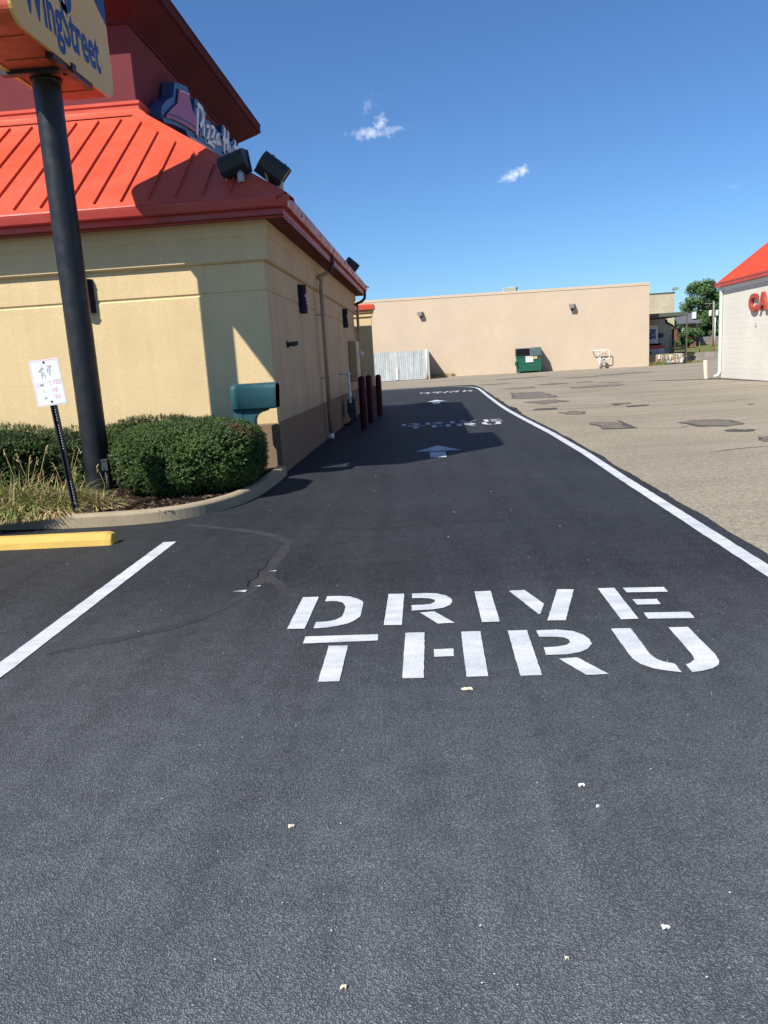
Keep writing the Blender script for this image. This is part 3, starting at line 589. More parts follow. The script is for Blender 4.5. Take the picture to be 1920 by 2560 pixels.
# ---- wall lamps (half cylinders)
def wall_lamp(label,loc3,rz,mark=True,h=.47,r=.125):
    t=empty('wall_lamp',loc3,rz,label,'wall lamp','dark half-round lamps on the tan walls')
    m=MB(); seg=14; P=[(r*math.cos(math.pi*k/seg),-r*.95*math.sin(math.pi*k/seg)) for k in range(seg+1)]
    for a in range(seg): m.face([(P[a][0],P[a][1],0),(P[a+1][0],P[a+1][1],0),(P[a+1][0],P[a+1][1],h),(P[a][0],P[a][1],h)],0,True)
    m.build('shade',M['navy'],t)
    m=MB(); m.box(-r*.9,r*.9,-.06,0,.04,h-.04); m.box(-.09,.09,-.09,-.02,.01,.03); m.box(-.09,.09,-.09,-.02,h-.03,h-.01); m.build('lamp_body',M['dark'],t)
    if mark:
        m=MB()
        def cyl(a,z,rr=r+.002): return (rr*math.cos(a),-rr*.95*math.sin(a),z)
        def cs(pts,w=.008):
            P2=catmull(pts,4)
            for i in range(len(P2)-1):
                p,q=P2[i],P2[i+1]; d=(q-p).normalized(); s=Vector((-d.y,d.x))*w
                m.face([cyl((p.x+s.x)/r,p.y+s.y),cyl((q.x+s.x)/r,q.y+s.y),cyl((q.x-s.x)/r,q.y-s.y),cyl((p.x-s.x)/r,p.y-s.y)])
        c=math.pi/2*r
        # small brush-written roof mark: roof stroke and the first letters
        for s_ in ([(c+.055,.29),(c+.02,.325),(c-.005,.33),(c-.03,.30),(c-.055,.285)],[(c+.02,.30),(c+.012,.26),(c+.018,.22)],[(c+.02,.295),(c-.005,.285),(c-.0,.262),(c+.014,.258)],[(c-.012,.245),(c-.01,.225)],[(c-.025,.25),(c-.04,.25),(c-.026,.226),(c-.044,.226)],[(c+.0,.20),(c+.004,.165)],[(c-.018,.20),(c-.014,.165)],[(c+.001,.185),(c-.016,.183)]): cs([(p_[0]+.03,p_[1]) for p_ in s_],.008)
        m.build('lamp_emblem',M['logo_white'],t,fix=False)
    return t
wall_lamp('dark lamp on the sunlit front wall, half hidden behind the tall sign pole',(-4.96,11.44,2.54),0,False,.48,.12)
wall_lamp('dark lamp with white emblem on the shaded side wall, nearer the corner',(-2.29,14.4,2.53),R(90),True,.50,.23*.62)
wall_lamp('dark lamp with white emblem on the shaded side wall, beyond the first downspout',(-2.29,21.75,2.55),R(90),True,.50,.23*.62)
# small knob fitting (hose bib / camera)
t=empty('security_camera',(-2.29,12.75,1.95),0,'small black fixture sticking out of the side wall below the nearer lamp','camera')
m=MB(); m.lathe([(.0,0),(.055,0),(.055,.02),(.03,.035),(.03,.07)],14); m.v=[(v[2],v[0],v[1]) for v in m.v]; m.build('mount',M['black'],t)
m=MB(); m.box(.06,.15,-.05,.05,-.035,.04,0,.01); m.box(.14,.18,-.03,.04,-.02,.045,0,.006); m.build('camera_body',M['bronze'],t)
# electrical cabinet, meter, gas meter
t=empty('electrical_cabinet',(-2.27,22.6,.9),0,'tall tan electrical cabinet on the side wall beside the bollards','cabinet')
m=MB(); m.box(0,.20,0,1.1,.15,1.30,0,.008); m.build('cabinet_box',M['downspout'],t); m=MB(); m.box(.2,.206,.05,1.05,.2,1.25); m.build('door',M['downspout'],t)
t=empty('electric_meter',(-2.07,23.8,1.82),0,'round glass electric meter on a small box above the bollards','meter')
m=MB(); m.box(-.08,.03,-.11,.11,-.13,.14,0,.006); m.build('meter_box',M['steelg'],t); m=MB(); m.lathe([(.085,0),(.085,.06),(.07,.08),(0,.085)],16); m.v=[(v[2]+.03,v[0],v[1]) for v in m.v]; m.build('dial',M['white'],t)
t=empty('gas_meter',(-2.05,20.7,0),0,'gas meter with pipes against the side wall behind the bollards','gas meter')
m=MB(); m.tube([(-.24,0-.9,1.33),(-.05,-.9,1.32),(0,-.9,1.32)],.028,8); m.lathe([(0,.06),(.05,.05),(.055,0),(.035,-.03),(.035,-.2),(.045,-.21),(.045,-.26),(.03,-.27),(.03,-.45),(.05,-.46),(.05,-.56),(.03,-.58),(.03,-.72)],10,0,(0,-.9,1.31)); m.build('pipe',M['white'],t)
m=MB(); m.tube([(0,-.9,.62),(0,-.9,.4),(.0,-.75,.36)],.026,8); m.build('lower_pipe',M['black'],t)
m=MB(); m.tube([(-.2,-.9,.03),(.0,-.9,.05),(.03,-.9,.3)],.03,8); m.build('lower_pipe',M['black'],t)
m=MB(); m.tube([(.02,-.35,.5),(.02,-.1,.5),(.0,-.1,.05)],.025,8); m.build('lower_pipe',M['black'],t)
m=MB(); m.box(-.1,.12,-.78,-.42,.28,.62,0,.03); m.box(-.05,.14,-.95,-.8,.2,.5,0,.02); m.build('meter_body',M['bronze'],t)
m=MB(); m.lathe([(0,0),(.12,0),(.13,.02),(.10,.05),(.04,.06),(.04,.12),(0,.12)],16,0,(.02,-.6,.62)); m.build('regulator',M['bronze'],t)
# bollards
def bollard():
    t=empty('bollard',(0,0,0),0,'x','bollard','maroon bollards guarding the gas meter')
    m=MB(); m.lathe([(.0,1.27),(.03,1.268),(.06,1.255),(.078,1.235),(.084,1.21),(.086,1.1),(.086,.0)],24); m.build('post',M['maroonpost'],t); 
    m=MB(); m.lathe([(.12,.0),(.115,.012),(.09,.02)],20); m.build('collar',M['crack'],t); return t
b0=bollard(); bl=[((-1.60,18.35),'maroon bollard nearest the viewer beside the gas meter'),((-1.58,20.35),'middle maroon bollard of the three beside the side wall'),((-1.50,22.85),'farthest maroon bollard, standing apart nearest the lane')]
for i,(p,l) in enumerate(bl):
    o=b0 if i==0 else copy_tree(b0); o.location=(p[0],p[1],0); o['label']=l
    o.scale=(1,1,(1.0,.985,.95)[i])
# ================================================================= PYLON SIGN
ps=empty('pylon_sign',(-4.49,10.0,.1),0,'tall double-faced sign on a thick black pole, yellow face with WingStreet in blue','sign')
m=MB(); m.tube([(-4.49,10,.05),(-4.49,10,2.5),(-4.49,10,5.22)],.165,40,0,False)
loc(m.build('pole',M['black']),ps)
m=MB(); m.lathe([(.165,-.02),(.185,-.01),(.185,.04),(.14,.05),(.14,.2)],32,0,(-4.49,10,5.17)); m.box(-4.86,-4.0+.02,9.62,9.72,5.16,5.23); m.box(-4.62,-4.36,9.0,10.7,5.235,5.262)
m.box(-4.10,-4.015,9.2,10.25,5.14,5.21); m.box(-4.80,-4.40,8.6,9.2,5.235,5.26)
loc(m.build('pole_cap',M['black']),ps)
SX0,SX1,SY0,SY1,SZ0,SZ1=-4.76,-4.0,8.33,10.92,5.19,8.0
def rrect(y0,y1,z0,z1,r,n=7):
    o=[]
    for cx,cz,a0 in ((y1-r,z0+r,-90),(y1-r,z1-r,0),(y0+r,z1-r,90),(y0+r,z0+r,180)):
        for k in range(n+1):
            a=R(a0+90*k/n); o.append((cx+r*math.cos(a),cz+r*math.sin(a)))
    return o
m=MB(); m.prism(rrect(SY0+.02,SY1-.02,SZ0+.02,SZ1,.16),SX0+.02,SX1-.035,'x'); loc(m.build('cabinet',M['signred']),ps)
for yy in (8.75,9.35,10.45):
    m=MB(); m.box(SX0+.12,SX1-.10,yy,yy+.006,SZ0+.012,SZ0+.019); loc(m.build('panel_seam',M['rust']),ps)
for px_,py_ in ((-4.16,9.85),(-4.66,10.05)):
    m=MB(); m.lathe([(0,0),(.045,0),(.045,.02)],10,0,(px_,py_,SZ0)); loc(m.build('drain_hole',M['dark']),ps)
for xa,xb in ((SX1-.035,SX1),(SX0-.03,SX0+.02)):
    m=MB(); m.prism(rrect(SY0,SY1,SZ0,SZ1,.22,9),xa,xb,'x'); f=loc(m.build('sign_face',M['signyellow']),ps)
    if xa>SX0+.1:
        X=SX1+.003
        m=MB(); bl_=[(10.45,6.36),(10.92-.004,6.11),(10.916,7.9),(9.2,7.2),(9.95,6.62)]
        bm=bmesh.new(); fc=bm.faces.new([bm.verts.new((X,a,b)) for a,b in bl_]); bmesh.ops.triangulate(bm,faces=[fc],ngon_method='EAR_CLIP'); m.bm(bm)
        q=m.build('blue_field',M['signblue'],f,fix=False)
        T=put_text('WingStreet','lettering',M['signblue'],f,frame((X,8.62,5.255),(0,1,0),(0,0,1)),width=1.93,height=.62,bold=.026)
        m=MB(); m.add([(X,9.66+.20*math.cos(k*math.pi/16),5.985+.21*math.sin(k*math.pi/16)) for k in range(32)],[tuple(range(32))]); q=m.build('round_emblem',M['signblue'],f,fix=False)
        m=MB(); 
        m.add([(X+.002,a,b) for a,b in [(9.60,6.12),(9.66,6.12),(9.655,5.86),(9.63,5.86)]],[(0,1,2,3)]); q=m.build('emblem_stroke',M['logo_white'],f,fix=False)
        m=MB(); m.add([(X+.002,a,b) for a,b in [(9.71,6.10),(9.77,6.08),(9.72,5.88),(9.69,5.9)]],[(0,1,2,3)]); q=m.build('emblem_stroke',M['logo_red'],f,fix=False)
# ================================================================= SMALL POST SIGN
es=empty('post_sign',(-3.99,8.2,.10),0,'small faded white and pink employee parking sign on a dark perforated post','sign',rot=(0,R(-4.2),0))
m=MB()
m.box(-.034,-.020,-.012,.018,0,1.45); m.box(.020,.034,-.012,.018,0,1.45); m.box(-.020,.020,.012,.020,0,1.45); m.build('post',M['black'],es)
m=MB()
for i in range(44):
    z=.05+i*.0285
    if (i*7)%11 in(3,) or 12<i<24: continue
    m.box(-.0045,.0045,.0095,.0115,z,z+.010)
hp=m.build('post_holes',M['logo_white'],es); hp['kind']='stuff'
W2,Z0,Z1=.166,1.245,1.735
m=MB(); m.prism([(a,b) for a,b in rrect(-W2,W2,Z0,Z1,.028,6)],-.020,-.016,'y'); pl=m.build('plate',M['white'],es)
pink=mat('faded_pink',(.72,.42,.50),.5,.4); pinkl=mat('pale_pink',(.74,.60,.66),.5,.4); grey=mat('faded_grey',(.30,.28,.30),.6,.3)
m=MB(); a=rrect(-W2+.008,W2-.008,Z0+.008,Z1-.008,.022,6); b=rrect(-W2+.0125,W2-.0125,Z0+.0125,Z1-.0125,.018,6)
for i in range(len(a)): m.face([(a[i][0],-.0212,a[i][1]),(a[(i+1)%len(a)][0],-.0212,a[(i+1)%len(a)][1]),(b[(i+1)%len(a)][0],-.0212,b[(i+1)%len(a)][1]),(b[i][0],-.0212,b[i][1])])
m.build('border',pink,pl,fix=False)
def wr(t_,x,z,w,h,mt): put_text(t_,'lettering',mt,pl,frame((x,-.0212,z),(1,0,0),(0,0,1)),width=w,height=h,bold=.015)
wr('EM',-.128,1.452,.082,.047,pinkl); wr('O',.012,1.46,.03,.047,pinkl); wr('YEE',.047,1.463,.102,.048,pink)
wr('O',-.075,1.382,.03,.043,pinkl); wr('HE',.035,1.385,.062,.046,pink); wr('TH',.045,1.308,.062,.046,pink); wr('M',-.07,1.315,.03,.038,mat('ghost_pink',(.73,.68,.71),.5,.4))
def flatstroke(pts,w,mt,name):
    P=catmull(pts,4); m=MB()
    for i in range(len(P)-1):
        d=(P[i+1]-P[i]).normalized(); s=Vector((-d.y,d.x))*w
        m.face([(P[i].x+s.x,-.0214,P[i].y+s.y),(P[i+1].x+s.x,-.0214,P[i+1].y+s.y),(P[i+1].x-s.x,-.0214,P[i+1].y-s.y),(P[i].x-s.x,-.0214,P[i].y-s.y)])
    m.build(name,mt,pl,fix=False)
hb=mat('faded_plum',(.45,.33,.38),.5,.3)
flatstroke([(-.072,1.612),(-.045,1.64),(-.02,1.652),(-.03,1.63),(-.072,1.612)],.004,hb,'roof_mark'); flatstroke([(.02,1.668),(.05,1.66),(.072,1.658),(.05,1.645),(.025,1.64)],.004,hb,'roof_mark')
flatstroke([(-.05,1.60),(-.046,1.57),(-.044,1.545)],.004,grey,'brush_letter'); flatstroke([(-.054,1.60),(-.025,1.60),(-.03,1.575),(-.046,1.572)],.003,grey,'brush_letter')
flatstroke([(.018,1.625),(.034,1.625),(.02,1.605),(.038,1.604)],.003,grey,'brush_letter'); flatstroke([(.062,1.635),(.048,1.63),(.05,1.612),(.064,1.615),(.066,1.605)],.003,grey,'brush_letter')
flatstroke([(-.014,1.575),(-.01,1.55),(-.006,1.54)],.003,grey,'brush_letter'); flatstroke([(.045,1.595),(.043,1.57),(.04,1.555)],.003,grey,'brush_letter'); flatstroke([(.034,1.585),(.056,1.592)],.003,grey,'brush_letter')
for z in (1.285,1.705):
    m=MB(); m.lathe([(0,.008),(.009,.006),(.012,0)],10); m.v=[(v[0],-.020-v[2],v[1]+z) for v in m.v]; m.build('bolt',M['dark'],pl)
# ================================================================= MAILBOX
mb_=empty('mailbox',(-2.45,10.88,.1),0,'dark teal plastic mailbox with its door open beside the building corner','mailbox')
def boxprof(w,h,r=.075,n=6):
    o=[(-w*.93,0),(w*.93,0),(w,.02)]
    for k in range(n+1):
        a=R(90*k/n); o.append((w-r+r*math.cos(a),h-r*.85+r*.85*math.sin(a)))
    o.append((0,h+.012))
    for k in range(n+1):
        a=R(90+90*k/n); o.append((-w+r+r*math.cos(a),h-r*.85+r*.85*math.sin(a)))
    o.append((-w,.02)); return o
m=MB(); P=boxprof(.155,.35); N_=len(P)
def sect(x,s=1,dz=0): return [(x,p[0]*s,p[1]*s+.935+dz) for p in P]
S_=[sect(-.335,.90,.012),sect(-.325,.97,.003),sect(-.25,1.03,0),sect(-.245,1.0),sect(.22,1.0),sect(.29,.955,.006)]
def shear(s): return [(v[0]+(v[2]-.935)*.06*(1 if v[0]>.2 else 0),v[1],v[2]) for v in s]
S_=[shear(s) for s in S_]
for a in range(len(S_)-1): m.add(S_[a]+S_[a+1],[(i,(i+1)%N_,N_+(i+1)%N_,N_+i) for i in range(N_)],0,True)
m.face(S_[0]); m.build('box',M['teal'],mb_,fix=True)
m=MB(); I=[(v[0]-.004,v[1]*.93,(v[2]-.935)*.95+.945) for v in S_[-1]]; I2=[(v[0]-.25,v[1],v[2]) for v in I]; m.add(I+I2,[(i,(i+1)%N_,N_+(i+1)%N_,N_+i) for i in range(N_)]); m.face(I2); m.add(I+S_[-1],[(i,(i+1)%N_,N_+(i+1)%N_,N_+i) for i in range(N_)]); m.build('box_inside',M['dark'],mb_)
m=MB()
for (a_,b_,c_,d_) in ((-.20,.17,.975,.980),(-.20,.17,1.035,1.040),(-.20,-.195,.98,1.035),(.165,.17,.98,1.035)): m.box(a_,b_,-.153,-.148,c_,d_)
m.build('name_panel',M['teal'],mb_)
m=MB(); m.box(-.325,-.2,-.11,.11,0,.94,0,.01)
q=[(-.2,.94),(.17,.94),(.13,.90),(.05,.885),(-.02,.84),(-.045,.78),(-.05,.68),(-.05,0),(-.2,0)]
m.prism(q,-.10,.10,'y'); m.build('support_post',M['teal'],mb_)
# ================================================================= PLANTS
def bush(name,c,rx,ry,h,n,label,seed,parts=True,dead=None):
    t=empty(name,(c[0],c[1],.115),0,label,'bush','clipped evergreen bushes in front of the wall')
    r_=random.Random(seed); z0=-.02
    def surf(u,v):   # superellipsoid, lumpy
        cu,su=math.cos(u),math.sin(u); cv_,sv=math.cos(v),math.sin(v)
        f=lambda w,p: math.copysign(abs(w)**p,w)
        x=f(cv_,.62)*f(cu,.85); y=f(cv_,.62)*f(su,.85); z=f(sv,.72)
        P=Vector((x*rx,y*ry,h*.5+z*h*.5)); k=1+.055*noise.noise(P*2.1+Vector((seed,0,0)))+.045*noise.noise(P*5.5)+.02*noise.noise(P*12)
        q=Vector((P.x*k,P.y*k,h*.5+(P.z-h*.5)*(1+(k-1)*.8))); return q
    m=MB(); nu,nv=40,18; vs=[]
    for j in range(nv+1):
        for i in range(nu): 
            q=surf(2*math.pi*i/nu,-math.pi/2+math.pi*j/nv); q=Vector((q.x*.86,q.y*.86,.5*h+(q.z-.5*h)*.88)); q.z=max(q.z,z0); vs.append(q)
    m.add(vs,[(j*nu+i,j*nu+(i+1)%nu,(j+1)*nu+(i+1)%nu,(j+1)*nu+i) for j in range(nv) for i in range(nu)],0,True); m.build('branches',M['core'],t)
    m=MB(); tips=int(n/7)
    for k in range(tips):
        u=r_.uniform(0,2*math.pi); v=math.asin(r_.uniform(-.86,1)); q=surf(u,v); 
        if math.sin(u)>.55 and r_.random()<.7 and q.z<h*.8: continue
        q2=surf(u+.03,v); q3=surf(u,v+.03); nr_=((q2-q).cross(q3-q)).normalized()
        if nr_.dot(q-Vector((0,0,h/2)))<0: nr_=-nr_
        depth=r_.random()**2.2*.11; q=q-nr_*depth
        if q.z<.015: continue
        if noise.noise(q*7+Vector((3,seed,1)))<-.30 and r_.random()<.8: continue
        isdead=dead and (q-Vector(dead)).length<.15 and r_.random()<.75
        d=(nr_+Vector((r_.gauss(0,.5),r_.gauss(0,.5),r_.gauss(.35,.35)))).normalized(); L=r_.uniform(.045,.085)
        a=d.orthogonal().normalized(); b_=d.cross(a)
        for s_ in range(7):
            t0=s_/7; ang=s_*2.4+r_.random(); sd=a*math.cos(ang)+b_*math.sin(ang); p=q+d*L*t0; e_=p+(sd*.75+d*.65)*.026*r_.uniform(.7,1.25); w=d.cross(sd)*.0048
            m.face([p-w,p+w,e_+w*.5,e_-w*.5],1 if isdead else 0)
    o=m.build('foliage',[M['yew'],M['twig']],t,fix=False); return t
bush('evergreen_bush',(-3.13,9.78),.93,.80,.85,190000,'large rounded evergreen bush in front, beside the mailbox, with a brown patch',1,dead=(.72,-.30,.72))
bush('evergreen_bush',(-6.35,10.45),1.05,.75,.90,42000,'evergreen bush at the left edge behind the long grass',2)
bush('evergreen_bush',(-5.0,10.75),.75,.55,.80,26000,'evergreen bush partly hidden behind the small sign post and pole',3)
bush('evergreen_bush',(-3.95,10.85),.70,.48,.88,30000,'evergreen bush behind the large front bush, against the wall',4)
bush('evergreen_bush',(-8.3,10.4),1.0,.75,.9,12000,'evergreen bush beyond the left frame edge',5)
# grass clumps
def grasses(name,c,n,rad,L,label,seed,green=.5,lean=(0,0)):
    r_=random.Random(seed); m=MB()
    for k in range(n):
        a=r_.uniform(0,6.283); rr=rad*math.sqrt(r_.random()); p=Vector((rr*math.cos(a),rr*math.sin(a)*.7,0))
        g_=r_.random()<green*(1.2-rr/rad*.5)
        l=L*r_.uniform(.5,1.1)*(1 if g_ else .9); out_=Vector((math.cos(a)+lean[0],math.sin(a)+lean[1],0))
        out_=out_+Vector((r_.gauss(0,.5),r_.gauss(0,.5),0)); bend=r_.uniform(.6,1.5)*(1 if g_ else 1.5)
        w=r_.uniform(.004,.0075); d=Vector((out_.x*.3,out_.y*.3,1)).normalized(); q=p; prev=None; S=7
        sd=Vector((-out_.y,out_.x,0)).normalized()*w if out_.length>.01 else Vector((w,0,0))
        vs=[]
        for s_ in range(S+1):
            ww=sd*(1-(s_/S)**2*.9); vs+= [q-ww,q+ww]; d=(d+Vector((out_.x,out_.y,-.75))*bend*.22).normalized(); q=q+d*l/S
            if q.z<.01: q.z=.012+.02*r_.random()
        m.add(vs,[(2*s_,2*s_+1,2*s_+3,2*s_+2) for s_ in range(S)],0 if g_ else 1)
    o=m.build('blades',[M['bladeG'],M['bladeT']],None,fix=False)
    t=empty(name,(c[0],c[1],.12),0,label,'grass clump','long grasses spilling over the kerb'); o.parent=t
    m=MB(); 
    for k in range(int(n/380)+1):
        p=Vector((r_.uniform(-rad,rad)*.7,r_.uniform(-rad,rad)*.4,0)); h=L*r_.uniform(.95,1.35); t1=p+Vector((r_.uniform(-.15,.2),r_.uniform(-.1,.1),h*.6)); t2=t1+Vector((r_.uniform(-.1,.12),0,h*.4))
        m.tube([p,t1,t2],.0035,5)
        for j in range(3): m.tube([t2-Vector((0,0,.03*j)),t2+Vector((r_.uniform(-.03,.03),r_.uniform(-.02,.02),.03-.03*j))],.006,5)
    m.build('dry_stalks',M['bladeT'],t,fix=False); return t
grasses('long_grass',(-4.86,8.42),2900,.42,.56,'green and dry grass clump at the left frame edge, hanging over the kerb',1,.42,(.0,-.75))
grasses('long_grass',(-4.5,8.8),1500,.32,.52,'mixed green and dry grass clump left of the small sign post',2,.5,(0,-.35))
grasses('long_grass',(-4.38,8.36),1700,.28,.40,'mostly dry straw coloured grass at the foot of the small sign post',3,.22,(.1,-.35))
grasses('long_grass',(-3.95,8.62),650,.2,.36,'brown dry grass clump between the small sign post and the path light',4,.12,(.3,-.25))
grasses('long_grass',(-5.6,8.7),900,.4,.6,'grass clump beyond the left frame edge',5,.6,(0,-.4))
# path light
t=empty('path_light',(-4.05,9.25,.11),0,'short dark garden light post beside the large bush','path light')
m=MB(); m.tube([(0,0,0),(0,0,.36)],.024,10); m.build('stake',M['bronze'],t); m=MB(); m.box(-.04,.04,-.04,.04,.36,.49,0,.004); m.box(-.045,.045,-.045,.045,.485,.50,0,.003); m.build('lamp_head',M['bronze'],t)
# wheel stop
m=MB(); pr=[(7.085,0),(7.30,0),(7.285,.06),(7.245,.115),(7.145,.12),(7.10,.06)]
X=[-4.98,-4.95,-4.9]+[-4.9+i*.1 for i in range(1,17)]+[-3.22,-3.165,-3.15]
vs=[]
for i,x in enumerate(X):
    endk=0.55 if i in(0,len(X)-1) else (.85 if i in (1,len(X)-2) else 1)
    for (y,z) in pr:
        yy=7.19+(y-7.19)*(1-(1-endk)*.4); vs.append((x,yy+.003*noise.noise(Vector((x*5,y*9,z*9))),z*endk+.004*noise.noise(Vector((x*4,y*8,z*9+3)))*(z>0)))
k=len(pr); m.add(vs,[(i*k+j,i*k+(j+1)%k,(i+1)*k+(j+1)%k,(i+1)*k+j) for i in range(len(X)-1) for j in range(k)],0); m.face(vs[:k]); m.face(list(reversed(vs[-k:])))
ws=m.build('wheel_stop',M['yellow']); tag(ws,'yellow painted concrete wheel stop in front of the kerb','wheel stop')
# debris
DB=[(.11,3.52,.05,'pale dry leaf below the letter H of the nearest lettering'),(-.56,2.42,.022,'small yellowish leaf left of centre in the foreground'),(-.3,1.71,.015,'tiny pale leaf at the bottom centre of the foreground'),(.49,2.64,.02,'white paper scrap right of centre in the foreground'),(.52,2.50,.012,'tiny pale chip just below the white paper scrap'),(.58,1.91,.02,'pale flattened scrap in the lower right foreground'),(.29,1.80,.012,'small tan chip near the lower right foreground')]
lf=mat('dry_leaf',(.62,.56,.40),.9,.1); wp=mat('paper_scrap',(.75,.74,.70),.9,.1)
for i,(x,y,s,l) in enumerate(DB):
    s*=.68
    m=MB(); P=[]; r_=random.Random(i+3)
    nseg=12; a0=r_.uniform(0,3)
    for k in range(nseg):
        a=2*math.pi*k/nseg; rr=s*(.55+.75*r_.random())*.62; P.append((x+rr*math.cos(a)*1.25,y+rr*math.sin(a)*.9,.012+.004*math.sin(a*3)))
    c=(x,y,.017); n0=len(P); m.add(P+[c],[(k,(k+1)%n0,n0) for k in range(n0)],0,True)
    m.add([(p[0],p[1],p[2]-.003) for p in P]+[(x,y,.012)],[((k+1)%n0,k,n0) for k in range(n0)],0)
    ang_=0
    o=m.build('dry_leaf' if 'leaf' in l else 'paper_scrap',lf if 'leaf' in l or 'tan' in l else wp,fix=False); tag(o,l,'litter')
m=MB(); r_=random.Random(9)
for k in range(150):
    y=1.5+r_.random()**1.4*13; x=r_.uniform(-.55,.5)*y*1.05
    if x>2.2 or (x<-2.2 and y>7.5) : continue
    s=r_.uniform(.001,.0024)*(1+y*.10); a=r_.uniform(0,3.14); u=Vector((math.cos(a)*s*1.6,math.sin(a)*s*1.6,0)); v=Vector((-math.sin(a)*s,math.cos(a)*s,0)); c=Vector((x,y,.0115))
    m.face([c-u,c-v,c+u,c+v,])
    m.face([c-u,c-v,c+Vector((0,0,s))]); m.face([c+u,c+v,c+Vector((0,0,s))])
o=m.build('grit',wp,fix=False); tag(o,'pale grit and flecks scattered over the black asphalt','grit',kind='stuff')
for (x,y,s) in ((-1.46,5.34,.05),(-1.33,5.86,.03),(-1.35,5.45,.025)):
    m=MB(); ngon(m,blob([(x-s,y),(x,y+s*.25),(x+s,y+s*.5),(x+s*.9,y-s*.5),(x,y-s*.1)],.02,3,int(s*900)),.0105); struct('paint_fleck',m,M['paint'],None)
# ================================================================= BIG STORE
A0=Vector((1.43,63.5)); B0=Vector((16.25,59.0)); du=(B0-A0).normalized(); rz=math.atan2(du.y,du.x); dn=Vector((-du.y,du.x))
def onwall(x,off=0):   # point on the store front at world x, off metres in front of it
    t=(x-A0.x)/du.x; p=A0+du*t-dn*off; return p
st=empty('store_building',(B0.x,B0.y,0),rz,'long windowless beige block wall store at the end of the lot','building')
LW=44
def zt(x): return 5.96+(-x)/15.5*.38    # local x runs 0 (right corner) to -LW
m=MB()
F=[(-LW,0,-.1),(0,0,-.1),(0,0,zt(0)),(-LW,0,zt(-LW))]; Bk=[(v[0]-7.6,24,v[2]) for v in F]
m.face(F); m.face([F[1],Bk[1],Bk[2],F[2]]); m.face([Bk[0],F[0],F[3],Bk[3]]); m.face([Bk[1],Bk[0],Bk[3],Bk[2]]); m.face([F[3],F[2],Bk[2],Bk[3]])
m.build('wall',M['beige'],st)
m=MB()
a=[(-LW,-.03,zt(-LW)-.16),(.03,-.03,zt(0)-.16),(.03,-.03,zt(0)+.03),(-LW,-.03,zt(-LW)+.03)]
b=[(v[0],.25,v[2]) for v in a]; m.face(a); m.face([a[1],b[1],b[2],a[2]]); m.face([a[3],a[2],b[2],b[3]]); m.face([a[0],b[0],b[1],a[1]]); m.build('coping',weathered('coping',(.525,.42,.31),.8,.2,.05),st)
def wall_flood(x,z,label):
    p=onwall(x,0); t=empty('security_light',(p.x,p.y,z),rz,label,'wall light','floodlights on the beige wall')
    m=MB(); m.prism([(-.45,.08),(-.02,.14),(-.05,-.16),(-.38,-.20)],-.19,.19,'x'); m.build('housing',weathered('grey_housing',(.22,.22,.18),.6,.3),t)
    m=MB(); m.prism([(-.46,.06),(-.44,.07),(-.37,-.19),(-.39,-.2)],-.17,.17,'x'); m.build('lens',M['steelg'],t)
    m=MB(); m.box(-.07,.07,-.22,0,-.34,-.16); m.build('bracket',M['bronze'],t)
wall_flood(-.42,5.12,'grey floodlight on the beige wall, left one above the white gate'); wall_flood(11.0,4.78,'grey floodlight on the beige wall, right one above the gas pipes')
p=onwall(5.9,-3.0); t=empty('rooftop_unit',(p.x,p.y,6.1),rz,'pale green grey air unit on the roof of the beige store','air unit')
m=MB(); m.box(-.5,.5,0,1,0,.62,0,.01); m.box(-.55,.55,-.03,1.03,.6,.66); m.build('unit_box',weathered('hvac',(.46,.50,.42),.6,.3),t)
m=MB(); 
for k in range(9): m.box(-.42,.42,-.012,0,.1+k*.05,.12+k*.05)
m.box(-.56,-.53,-.2,-.17,-.1,.5); m.box(.53,.56,-.2,-.17,-.1,.6); m.build('grille',M['steelg'],t)
for x in(7.0,):
    p=onwall(7.0,0); 
# gas pipes on the wall
p=onwall(12.9,.12); t=empty('gas_pipes',(p.x,p.y,0),rz,'white gas pipes and valves standing against the beige wall','pipes')
m=MB(); m.tube([(0,0,0),(0,0,1.0)],.07,8); m.tube([(-.55,-.30,1.36),(.65,-.30,1.36),(.72,-.30,1.30),(.72,-.30,.75),(.62,-.3,.68),(.0,-.3,.66)],.034,8); m.tube([(-.55,-.3,1.36),(-.55,.12,1.36)],.034,8); m.tube([(0,-.15,1.0),(-.1,-.2,1.1)],.05,8)
m.tube([(.3,-.3,1.3),(.2,0,1.0)],.03,6); m.tube([(.3,-.3,1.3),(.45,0,1.0)],.03,6); m.build('pipe',M['white'],t)
m=MB(); m.lathe([(0,.1),(.12,.08),(.13,0),(.1,-.08),(0,-.1)],12,0,(.3,-.3,.70)); m.box(.2,.42,-.4,-.2,.35,.58,0,.02); m.build('regulator',M['steelg'],t)
m=MB(); m.tube([(.1,-.05,0),(.1,-.05,.6)],.03,6); m.build('stand',M['steelg'],t)
